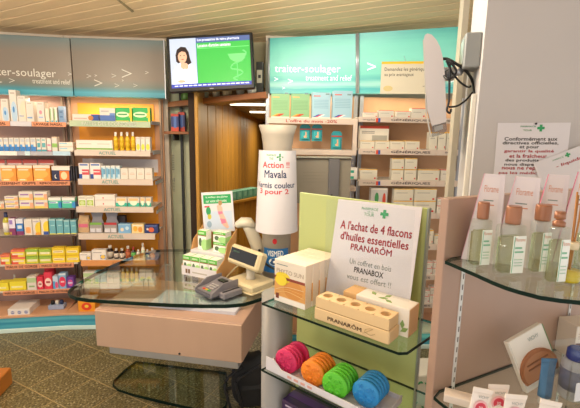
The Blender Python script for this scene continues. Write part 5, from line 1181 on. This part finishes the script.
kn = link('swivel_knuckle', boxm((0, 0, 0), (.055, .07, .05), .006), mat('knuckle', '#c4c8cc', .3, .4), scn, Matrix.Rotation(-scn.rotation_euler.z, 3, 'Z') @ (os_(449, 71) - scn.location) + Vector((0, .09, 0)))
sv = link('swivel_pin', lathe([(.014, 0), (.014, .006), (.006, .008)], 14), mat('pin', '#6d7478', .3, .5), scn, Matrix.Rotation(-scn.rotation_euler.z, 3, 'Z') @ (os_(449, 71) - scn.location) + Vector((.0, .05, 0))); sv.rotation_euler = (math.pi / 2, 0, 0)
def cable(pts, r, label):
    k = tube(spline([on_y(a, b, y) for a, b, y in pts], 7), r, 7); tag(link('black_cable', k, BLACK), label, 'cable', 'cables of the arm screen')
cable([(441, 59, 1.74), (447, 59, 1.72), (455, 63, 1.7), (465, 70, 1.7), (472, 80, 1.75), (475, 94, 1.68)], .0062, 'thick black cable arching from arm screen into the white duct')
cable([(447, 62, 1.7), (452, 72, 1.7), (460, 82, 1.7), (468, 87, 1.7), (471, 86, 1.7)], .004, 'thin black cable sagging below the bracket box')
cable([(450, 64, 1.7), (449.5, 80, 1.7), (449, 100, 1.7), (447, 110, 1.7), (450, 113, 1.7), (451, 109, 1.7)], .0045, 'black cable hanging straight down with knotted end')
cable([(473, 92, 1.7), (466, 100, 1.7), (457, 106, 1.7), (449, 107, 1.7)], .004, 'black cable slanting from duct to knotted end')
cable([(443, 75, 1.72), (448, 79, 1.69), (453, 77, 1.69), (456, 71, 1.69), (452, 64, 1.69), (446, 61, 1.7)], .005, 'black cable looped around the swivel knuckle')
# ---------------------------------------------------------------- notices on the pillar
u0, z1 = FW.pix(499.8, 122.2, .004); u1, _ = FW.pix(573.3, 119.6, .004); nw = u1 - u0; nh = nw * 1.414
nt_ = empty('wall_notice', FW.w((u0 + u1) / 2, .003, z1 - nh), FW.a, 'white paper notice on pillar wall with red and black French text', 'sign')
sh_ = link('sheet', boxm((0, 0, nh / 2), (nw, .002, nh), .0003), PAPER, nt_); sh_.rotation_euler = (0, math.radians(-1), 0)
def nl(body, a, b, y0, y1, m):
    za = 1 - (y0 - 121) / (73.5 * 1.414); zb = 1 - (y1 - 121) / (73.5 * 1.414)
    text(sh_, body, (a - .5) * nw, (b - .5) * nw, zb * nh, za * nh, -.0015, m, thick=.02)
nl('PHARMACIE', .32, .53, 124.2, 125.8, GREENINK); nl('TOUR', .36, .48, 128.2, 130, GREENINK); cross_logo(sh_, .1 * nw, nh * (1 - 5.8 / 104), nw * .05, -.0015, GREENINK)
for body, a, b, y, m in (('Conformément aux', .11, .84, 136.4, INK), ('directives officielles,', .09, .86, 141, INK), ('et pour', .33, .6, 145.8, INK), ('garantir la qualité', .12, .81, 150, RED), ('et la fraîcheur', .2, .72, 155, RED), ('des produits que', .15, .78, 160, INK), ('nous dispensons,', .14, .8, 164.6, INK), ('nous ne reprenons', .11, .86, 169.2, RED), ('pas les médicaments', .07, .9, 174, RED)):
    nl(body, a, b, y, y + 3.8, m)
pn = link('pin', lathe([(.004, 0), (.004, .003), (.002, .005)], 10), BLACK, nt_, (0, -.002, nh - .004)); pn.rotation_euler = (math.pi / 2, 0, 0)
u2, z2_ = FW.pix(538, 167, .012)
n2 = empty('wall_notice', FW.w(u2, .010, z2_), FW.a, 'tilted white notice with red text overlapping larger one on pillar', 'sign')
s2 = link('sheet', boxm((.15, 0, -.06), (.32, .002, .16), .0003), PAPER, n2); s2.rotation_euler = (0, math.radians(-24), 0)
text(s2, 'PHARMACIE', .055, .095, .0, .006, -.0015, GREENINK); cross_logo(s2, .11, .004, .009, -.0015, GREENINK); text(s2, '- liquidation', .06, .2, -.032, -.018, -.0015, RED, thick=.02)

# ================================================================ RIGHT: PERFUME STAND
FT = Frame(on_y(447, 387, .85), 26.7)
ZL = on_y(447, 387, .85).z; ZU = 1.447
upl, _ = FT.pix(430, 390, 0); _, zpt = FT.pix(450, 199, 0)
ps = empty('perfume_stand', (FT.w(.2, -.01, 0).x, FT.w(.2, -.01, 0).y, 0), FT.a, 'pink beech perfume stand with curved glass shelves at right', 'display stand')
ptl = lambda P_: (Matrix.Rotation(-FT.a, 4, 'Z') @ (Vector(P_) - ps.location))
def pbox(name, u0, u1, n0, n1, z0, z1, m, bev=.001):
    a = ptl(FT.w((u0 + u1) / 2, (n0 + n1) / 2, 0)); return link(name, boxm((a.x, a.y, (z0 + z1) / 2), (u1 - u0, n1 - n0, z1 - z0), bev), m, ps)
ul_ = FT.pix(440.5, 300, 0)[0]
pbox('back_panel', ul_, .62, -.022, 0, .06, zpt, WOODPINK, .0015); pbox('foot', ul_, .62, -.06, .28, 0, .06, WOODPINK, .002)
for pxs in ((463.3, 275), (569, 315)):
    us = FT.pix(*pxs, .002)[0]
    pbox('slotted_rail', us - .005, us + .005, 0, .003, .1, ZU, mat('pale_rail', '#d6d4d2', .4), .0005)
    bm = bmesh.new(); a = ptl(FT.w(us, .0032, 0))
    for k in range(26): bbox(bm, (a.x, a.y, .8 + k * .025), (.0028, .0008, .012))
    link('rail_slots', to_mesh(bm), mat('slot_dark', '#6a5f5c', .7), ps)
    pbox('bracket', us - .004, us + .004, .003, .03, ZU - .03, ZU - .007, WHITE)
def glass_shelf(z, front):
    pts = [FT.un(on_z(x, y, z)) for x, y in front]; e = pts[-1]
    plan_ = [FT.w(u, n, 0) for u, n in pts] + [FT.w(.6, max(.12, e[1] - (.6 - e[0]) * .2), 0), FT.w(.6, .002, 0), FT.w(pts[0][0] + .03, .002, 0)]
    pp = [tuple(ptl(x).xy) for x in plan_]
    g = link('glass_shelf', prism(pp, z - .006, z), SHEET, ps); link('polished_edge', rim(pp, z - .0065, z + .0003, .001), EDGEGREEN, g)
glass_shelf(ZU, [(445.5, 261), (453, 264), (461, 267.5), (476.5, 274), (492, 281), (506, 286.5), (519, 290.5), (540, 296), (560, 299), (585, 301.5), (620, 303)])
glass_shelf(ZL, [(434, 397), (440, 402), (448, 408), (470, 425), (500, 440), (540, 450), (600, 455)])
# ---- tent-shaped cartons
def tent(px_bl, px_tl, px_tr, px_br, lab):
    P0 = on_z(*px_bl, ZU); P1 = on_z(*px_br, ZU); v = P1 - P0; w = v.length; a = math.atan2(v.y, v.x); mid = (P0 + P1) / 2; dpt = .042
    zt = on_y((px_tl[0] + px_tr[0]) / 2, px_tl[1], mid.y + dpt * .55).z - ZU
    wt2 = (px_tr[0] - px_tl[0]) * (mid.y + .04) / F / 2; wb2 = w / 2
    e = empty('perfume_carton', (mid.x, mid.y, ZU + .0006), a, lab, 'box', 'tent-shaped perfume cartons')
    bm = bmesh.new(); V = [bm.verts.new(p) for p in ((-wb2, 0, 0), (wb2, 0, 0), (wb2, dpt, 0), (-wb2, dpt, 0), (-wt2 + .012, dpt * .42, zt), (wt2 + .012, dpt * .42, zt), (wt2 + .012, dpt * .58, zt), (-wt2 + .012, dpt * .58, zt))]
    for f in ((0, 1, 5, 4), (1, 2, 6, 5), (2, 3, 7, 6), (3, 0, 4, 7), (4, 5, 6, 7), (3, 2, 1, 0)): bm.faces.new([V[i] for i in f])
    body = link('body', to_mesh(bm), mat('carton_lilac_white', '#d9ced2', .5), e)
    link('magenta_edge', tube([(-wb2, dpt, 0), (-wt2 + .012, dpt * .58, zt)], .0012, 5), mat('magenta', '#c84a78', .5), e)
    link('magenta_edge', tube([(-wb2, 0, 0), (-wt2 + .012, dpt * .42, zt)], .0008, 5), mat('pale_magenta', '#dba6b8', .5), e)
    # print on the sloping front
    sl = math.atan2(dpt * .42, zt); Lf = math.hypot(zt, dpt * .42)
    fcard = link('front_print', boxm((.008, -.0006, Lf * .5), (wt2 * 1.6, .0006, Lf * .94)), mat('front_cream', '#dbd0d2', .5), e); fcard.rotation_euler = (-sl, 0, 0)
    text(fcard, 'Florame', .008 - wt2 * .62, .008 + wt2 * .72, Lf * .80, Lf * .875, -.0012, mat('copper_ink', '#d08a6a', .6))
    for k in range(2): patch(fcard, 'print_line', .008 - wt2 * .6, .008 + wt2 * (.35 + .1 * k), Lf * (.70 - k * .05), Lf * (.712 - k * .05), -.0012, (GREYINK, mat('copper_ink', '#d08a6a', .6))[k])
    return e
tent((461, 259), (478, 174), (496.5, 174), (497, 265), 'tent-shaped white perfume carton, leftmost of four on upper shelf')
tent((491, 262), (508, 177), (529, 177), (531, 269), 'tent-shaped white perfume carton, second from left on upper shelf')
tent((525, 258), (540, 174.5), (557, 175), (560, 263), 'tent-shaped white perfume carton, third from left on upper shelf')
tent((552, 262), (564.5, 172), (584, 172), (592, 268), 'tent-shaped white perfume carton, rightmost of four on upper shelf')
# ---- bottles
GLS = glass('bottle_glass', '#f7faf7', .6, .035); LIQ = glass('pale_green_liquid', '#f1f3e0', .3, .02); COPPER = mat('copper_cap', '#a06c50', .35, .3); TAGW = mat('bottle_label', '#eef0ec', .6)
def perfume(px0, px1, yb, yshoulder, cap, lab, kind='square', label_side=1):
    P0 = on_z((px0 + px1) / 2, yb, ZU); dist = P0.y; w = (px1 - px0) * dist / F * .92; hsh = on_y((px0 + px1) / 2, yshoulder, dist).z - ZU; d = w * .62
    e = empty('perfume_bottle', (P0.x, P0.y + d * .5, ZU + .0006), FT.a * .35, lab, 'bottle', 'clear perfume bottles on upper shelf')
    bm = bmesh.new(); bbox(bm, (0, 0, hsh / 2), (w, d, hsh), 0); bmesh.ops.bevel(bm, geom=list(bm.edges), offset=w * .14, segments=3, affect='EDGES', profile=.6)
    link('glass_body', to_mesh(bm, True), GLS, e)
    bm = bmesh.new(); bbox(bm, (0, 0, hsh * .42), (w * .88, d * .84, hsh * .72), 0); bmesh.ops.bevel(bm, geom=list(bm.edges), offset=w * .1, segments=2, affect='EDGES')
    link('liquid', to_mesh(bm, True), LIQ, e)
    lb = link('paper_label', boxm((w * .19, -d * .5 - .0008, hsh * .44), (w * .56, .0008, hsh * .72)), TAGW, e)
    lx0, lx1 = -w * .02, w * .42
    text(lb, 'Florame', lx0, lx1, hsh * .70, hsh * .765, -d * .5 - .0018, mat('copper_ink', '#d08a6a', .6))
    for k in range(2): patch(lb, 'print_line', lx0 + w * .03, lx1 - w * (.12 - .08 * k), hsh * (.56 - k * .08), hsh * (.59 - k * .08), -d * .5 - .0018, mat('mint_print', '#7fb89a', .6))
    for k in range(3): patch(lb, 'print_line', lx0 + w * .04, lx1 - w * .04, hsh * (.22 + k * .06), hsh * (.235 + k * .06), -d * .5 - .0016, mat('pg', '#a9c4b0', .6))
    patch(lb, 'green_edge', -w * .055, -w * .035, hsh * .09, hsh * .79, -d * .5 - .0014, mat('green_edge', '#5fae8a', .6))
    cx0, cx1, cy = cap; r = (cx1 - cx0) * dist / F / 2; hc = on_y(cx0, cy, dist).z - ZU
    link('neck', lathe([(r * .6, hsh * .985), (r * .6, hsh + .008)], 14), GLS, e)
    cxo = ((cx0 + cx1) / 2 - (px0 + px1) / 2) * dist / F - (hc - hsh * .5) * .06
    if kind == 'pump': link('cap', lathe([(r, hsh + .001), (r * 1.02, hsh + .008), (r * .6, hsh + .011), (r * .6, hsh + (hc - hsh) * .5), (r * .9, hsh + (hc - hsh) * .55), (r * .85, hc)], 20), COPPER, e, (cxo * .4, 0, 0))
    else: link('cap', lathe([(r * .96, hsh + .001), (r, hsh + .004), (r, hc - .003), (r * .92, hc)], 24), COPPER, e, (cxo * .4, 0, 0))
perfume(469, 490, 269, 220.5, (479, 490.5, 203), 'clear perfume bottle with copper cap, leftmost on upper shelf')
perfume(496, 524, 277.5, 226, (508, 523, 207.5), 'clear perfume bottle with copper cap, second from left on upper shelf')
perfume(529, 548, 276, 222, (534.5, 549.5, 205.5), 'clear perfume bottle with copper cap behind pump-topped bottle')
perfume(546, 566, 286.5, 228, (548.5, 560.5, 212.5), 'clear perfume bottle with copper pump top on upper shelf', 'pump')
perfume(575, 596, 276, 221, (574.5, 590, 204.5), 'clear perfume bottle with copper cap at right picture edge')
# reed diffuser
P0 = on_z(572, 284, ZU); rr = 12 * P0.y / F
rd_ = empty('reed_diffuser', (P0.x, P0.y + rr * .6, ZU + .0006), 0, 'small glass reed diffuser with yellow oil and wooden sticks', 'diffuser')
h1 = on_y(572, 260, P0.y).z - ZU; h2 = on_y(572, 250, P0.y).z - ZU; h3 = on_y(570, 193, P0.y).z - ZU
link('glass_body', lathe([(rr * .9, 0), (rr, .004), (rr * .95, h1 * .7), (rr * .5, h1 * .95), (rr * .42, h2)], 22), GLS, rd_); link('yellow_oil', lathe([(rr * .84, .002), (rr * .92, .005), (rr * .9, h1 * .5), (rr * .1, h1 * .505)], 22), mat('yellow_oil', '#d9bc2c', .12), rd_)
link('neck_tag', lathe([(rr * .48, h2 - .002), (rr * .5, h2 + .003), (rr * .5, h2 + .01), (rr * .4, h2 + .012)], 20), mat('cream_tag', '#e2cfae', .6), rd_)
for k, (dx, dy) in enumerate(((-.004, 0), (.002, .005), (.006, -.003))): link('reed', tube([(0, 0, .01), (dx * .3, dy * .3, h2), (dx, dy, h3 - .006 * k)], .0016, 6), mat('reed_wood', '#b5793e', .6), rd_)

# ---- goods on the lower perfume shelf
def lz(px, py): return on_z(px, py, ZL)
A = lz(524, 384); B = lz(552, 366); v = B - A
pk = empty('compact_pack', (A.x + v.x * .4, A.y + v.y * .4, ZL + .0006), FT.a - .1, 'white display card with large copper compact leaning on perfume stand back', 'pack')
cw_, ch_ = .118, .125
pk.rotation_euler = (0, math.radians(-20), FT.a - .15)
pk.location = FT.w(FT.gnd(541, 389, ZL)[0], FT.gnd(541, 389, ZL)[1], ZL + .0175)
pc1 = link('card', boxm((0, 0, ch_ / 2), (cw_ * .86, .014, ch_), .0015), mat('pack_white', '#eee6dc', .5), pk); pc1.rotation_euler = (math.radians(-14), 0, 0)
link('clear_sleeve', boxm((-cw_ * .44, 0, ch_ / 2), (.006, .022, ch_ * .98), .001), CLEAR, pc1)
ov = profile_xz([(cw_ * .44 * math.cos(i * math.pi / 14) , ch_ * .30 + ch_ * .36 * math.sin(i * math.pi / 14)) for i in range(-2, 17)], -.012, -.007); link('copper_compact', ov, mat('copper_compact', '#b5764e', .35, .3), pc1)
ov2 = profile_xz([(cw_ * .39 * math.cos(i * math.pi / 14), ch_ * .30 + ch_ * .30 * math.sin(i * math.pi / 14)) for i in range(-2, 17)], -.0128, -.012); link('compact_lid', ov2, mat('copper_lid', '#c4885e', .35, .25), pc1)
patch(pc1, 'foot_band', -cw_ * .42, cw_ * .42, .004, ch_ * .15, -.0082, mat('foot_white', '#efe9e2', .5)); text(pc1, 'VICHY', cw_ * .0, cw_ * .26, ch_ * .82, ch_ * .89, -.0078, GREYINK)
[patch(pc1, 'print_line', -cw_ * .26, cw_ * (.26 - .06 * k), ch_ * (.45 - .08 * k), ch_ * (.475 - .08 * k), -.0134, mat('lid_ink', '#9a6644', .5)) for k in range(2)]; patch(pc1, 'green_edge', cw_ * .425, cw_ * .432, .01, ch_ * .99, -.0078, GREENINK)
# squeeze tubes
def tubem(w, h, d):
    bm = bmesh.new(); rows = []; n = 16
    for k in range(9):
        t = k / 8; ry = d / 2 * (1 - t) + .0008; rx = w / 2 * (.82 + .18 * t)
        rows.append([bm.verts.new((rx * math.cos(2 * math.pi * i / n), ry * math.sin(2 * math.pi * i / n), h * t)) for i in range(n)])
    for a, b in zip(rows, rows[1:]):
        for i in range(n): bm.faces.new((a[i], a[(i + 1) % n], b[(i + 1) % n], b[i]))
    bm.faces.new(rows[0][::-1]); bm.faces.new(rows[-1]); return to_mesh(bm, True)
def cream(px, ytop, dist_px, lean, rz, lab, col='#efe4dc', marks=True, w=.04, h=.076, cat='tube', name='cream_tube', back=0):
    P_ = lz(*dist_px); e = empty(name, (P_.x, P_.y + back, ZL + .0006), rz, lab, cat, 'squeeze tubes on lower shelf'); e.rotation_euler = (math.radians(-4), math.radians(lean), rz)
    link('cap', lathe([(w * .3, 0), (w * .32, .002), (w * .32, .016), (w * .28, .018)], 16), WHITE, e)
    bt = link('body', tubem(w, h, w * .62), mat('tube_' + col, col, .35), e, (0, 0, .018))
    link('crimp', boxm((0, 0, h + .021), (w, .002, .008)), mat('tube_' + col, col, .35), e)
    if marks:
        link('red_disc', profile_xz([(w * .26 * math.cos(i * math.pi / 10), h * .62 + .018 + w * .26 * math.sin(i * math.pi / 10)) for i in range(20)], -w * .15, -w * .13), mat('tube_red', '#d03a52', .5), e)
        link('pink_ring', profile_xz([(w * .36 * math.cos(i * math.pi / 10), h * .62 + .018 + w * .36 * math.sin(i * math.pi / 10)) for i in range(20)], -w * .145, -w * .13), mat('tube_pink', '#eab4b8', .5), e)
        text(e, 'VICHY', -w * .22, w * .3, h * .86 + .018, h * .93 + .018, -w * .11, GREYINK); text(e, '30', -w * .1, w * .1, h * .58 + .018, h * .66 + .018, -w * .155, WHITEINK)
    return e
cream(484, 382, (470, 438), 12, .05, 'white squeeze tube with red disc, leftmost on lower shelf')
cream(515, 389, (506, 446), 8, .1, 'white squeeze tube with red disc, middle front on lower shelf', w=.044)
cream(500, 392, (494, 432), 2, .0, 'white squeeze tube half hidden behind the middle tube', h=.072)
cream(545, 396, (536, 452), 12, .0, 'white squeeze tube, rightmost at bottom picture edge', marks=False)
cream(546, 363, (543, 404), 4, .1, 'blue patterned squeeze tube standing beside acrylic holder', '#4f7ca4', False, w=.036, h=.078)
fl = link('flat_carton', carton_mesh(.09, .03, .018, mat('flat_cream', '#e6d8cc', .5)), None, None, lz(466, 404) + Vector((0, 0, .0006)), FT.a - .9); tag(fl, 'flat white carton lying at left end of lower shelf', 'box')
# acrylic holder with blue-capped bottle
ah = lz(584, 424)
ho = empty('acrylic_holder', (ah.x, ah.y, ZL + .0006), FT.a * .4, 'clear acrylic leaflet holder at lower right corner of shelf', 'holder')
link('front_wall', boxm((0, 0, .07), (.1, .003, .14), .0005), CLEAR, ho); link('back_wall', boxm((0, .05, .08), (.1, .003, .16), .0005), CLEAR, ho)
for s in (-1, 1): link('side_wall', boxm((s * .049, .025, .07), (.003, .05, .14), .0005), CLEAR, ho)
link('bottom', boxm((0, .025, .002), (.1, .05, .003)), CLEAR, ho); link('price_tag', boxm((-.02, -.0022, .075), (.03, .001, .04)), mat('price_white', '#d8d8dc', .6), ho)
link('wood_print', boxm((.03, .004, .06), (.04, .002, .11)), mat('wood_photo', '#b58a62', .6), ho)
bq = ah + Vector((.036, .09, 0)); bcz = on_y(570, 348, bq.y).z - ZL
bb_ = empty('lotion_bottle', (bq.x, bq.y, ZL + .0006), 0, 'white lotion bottle with glossy dark blue cap behind acrylic holder', 'bottle')
link('body', lathe([(.026, 0), (.028, .006), (.028, bcz * .66), (.022, bcz * .78)], 24), mat('lotion_white', '#d8dae6', .35), bb_)
link('cap', lathe([(.02, bcz * .78), (.021, bcz * .8), (.02, bcz * .96), (.015, bcz)], 24), mat('cobalt_cap', '#1c3c98', .25), bb_)
link('label', lathe([(.0285, bcz * .2), (.0285, bcz * .6)], 24), mat('lilac_label', '#8f96b8', .5), bb_)
un_ = FT.pix(572, 340, .06)
bxr = empty('cosmetic_carton', FT.w(FT.pix(576, 345, .06)[0] + .04, .04, ZL + .0006), FT.a - .3, 'white cosmetic carton with brown and teal stripes against stand back', 'box')
hcx = on_y(572, 322, 1.0).z - ZL
link('body', boxm((0, 0, hcx / 2), (.07, .06, hcx), .0012), mat('carton_cream', '#e8ddd2', .5), bxr); patch(bxr, 'brown_stripe', -.033, -.005, hcx * .44, hcx * .50, -.0306, mat('brown_stripe', '#6a4438', .5)); patch(bxr, 'teal_stripe', .008, .03, hcx * .42, hcx * .52, -.0306, mat('teal_stripe', '#4aa090', .5))
for k in range(3): patch(bxr, 'print_line', -.028, .02, hcx * (.62 + k * .07), hcx * (.635 + k * .07), -.0306, mat('pgr', '#c8b8ac', .6))

# ================================================================ FLOOR THINGS
# black rucksack between counter and stand
bp = on_z(247, 402, 0)
bg = empty('rucksack', (bp.x + .02, bp.y, 0), .2, 'black rucksack on floor between counter and silver column', 'bag')
bm = bmesh.new(); bmesh.ops.create_icosphere(bm, subdivisions=3, radius=1)
for vtx in bm.verts:
    c = vtx.co; vtx.co = Vector((.12 * math.copysign(abs(c.x) ** .7, c.x), .10 * math.copysign(abs(c.y) ** .7, c.y), .17 + .17 * math.copysign(abs(c.z) ** .75, c.z))) * (1 + .03 * math.sin(9 * c.x + 5 * c.z))
link('body', to_mesh(bm, True), mat('black_nylon', '#141418', .7, noise=(14, .3)), bg)
link('pocket', boxm((0, -.095, .11), (.16, .04, .15), .02), mat('black_nylon', '#141418', .7), bg)
for s, dx in ((-1, -.13), (1, -.06)): link('strap', tube(spline([(s * .06, -.08, .3), (dx - .03, -.12, .24), (dx - .02, -.13, .14), (dx, -.11, .05)]), .009, 7), mat('strap', '#1d1d22', .6), bg)
link('buckle', boxm((-.14, -.13, .2), (.03, .012, .02), .003), BLACK, bg)
# carton with green leaves on the floor right of the stand
gx = on_z(418, 404, 0); gxt = on_z(418, 404, 0)
gc = empty('shipping_carton', (gx.x + .05, gx.y + .06, 0), .1, 'white carton with green leaf print on floor right of lime panel', 'box')
hgc = on_y(418, 372, gx.y).z
link('body', boxm((0, 0, hgc / 2), (.2, .2, hgc), .003), mat('white_board', '#d8d6cc', .6), gc)
for k in range(14): poly(gc, 'leaf_print', leafm(random.uniform(-.09, .07), random.uniform(.02, max(.03, hgc - .03)), .03, random.uniform(0, 6)), -.1005, mat('print_green', '#3f9468', .6))
link('flap', boxm((0, 0, hgc + .002), (.196, .196, .003)), mat('white_board', '#d8d6cc', .6), gc)
# orange wooden cabinet corner at bottom left
ob = on_z(3, 380, 0)
oc = empty('wooden_bench', (on_z(8, 400, 0).x - .215, on_z(8, 400, 0).y - .02, 0), .12, 'orange-brown wooden bench corner at bottom left picture edge', 'bench')
link('seat', boxm((0, 0, .06), (.3, .36, .12), .006), mat('orange_wood', '#c5782e', .45, noise=(6, .12, (1, .1, 1))), oc); link('plinth', boxm((0, 0, .004), (.27, .33, .008)), WOODDK, oc)

# strip lamps tucked under the rack headers
for fr_q, u_q, n_q, l_q, p_q in ((FA, uAL / 2, .17, -uAL - .2, 2.2), (FB, uBL / 2, .17, -uBL - .2, 2.4), (FC, (uC0 + uCD) / 2, .16, uCD - uC0 - .1, 1.2), (FC, (uCD + uD1) / 2, .16, uD1 - uCD - .1, 1.4)):
    area('rack_strip_lamp', fr_q.w(u_q, n_q, ZHB if fr_q is not FC else 2.03), (0, 0, fr_q.a), l_q, .05, p_q, (1, .82, .58))
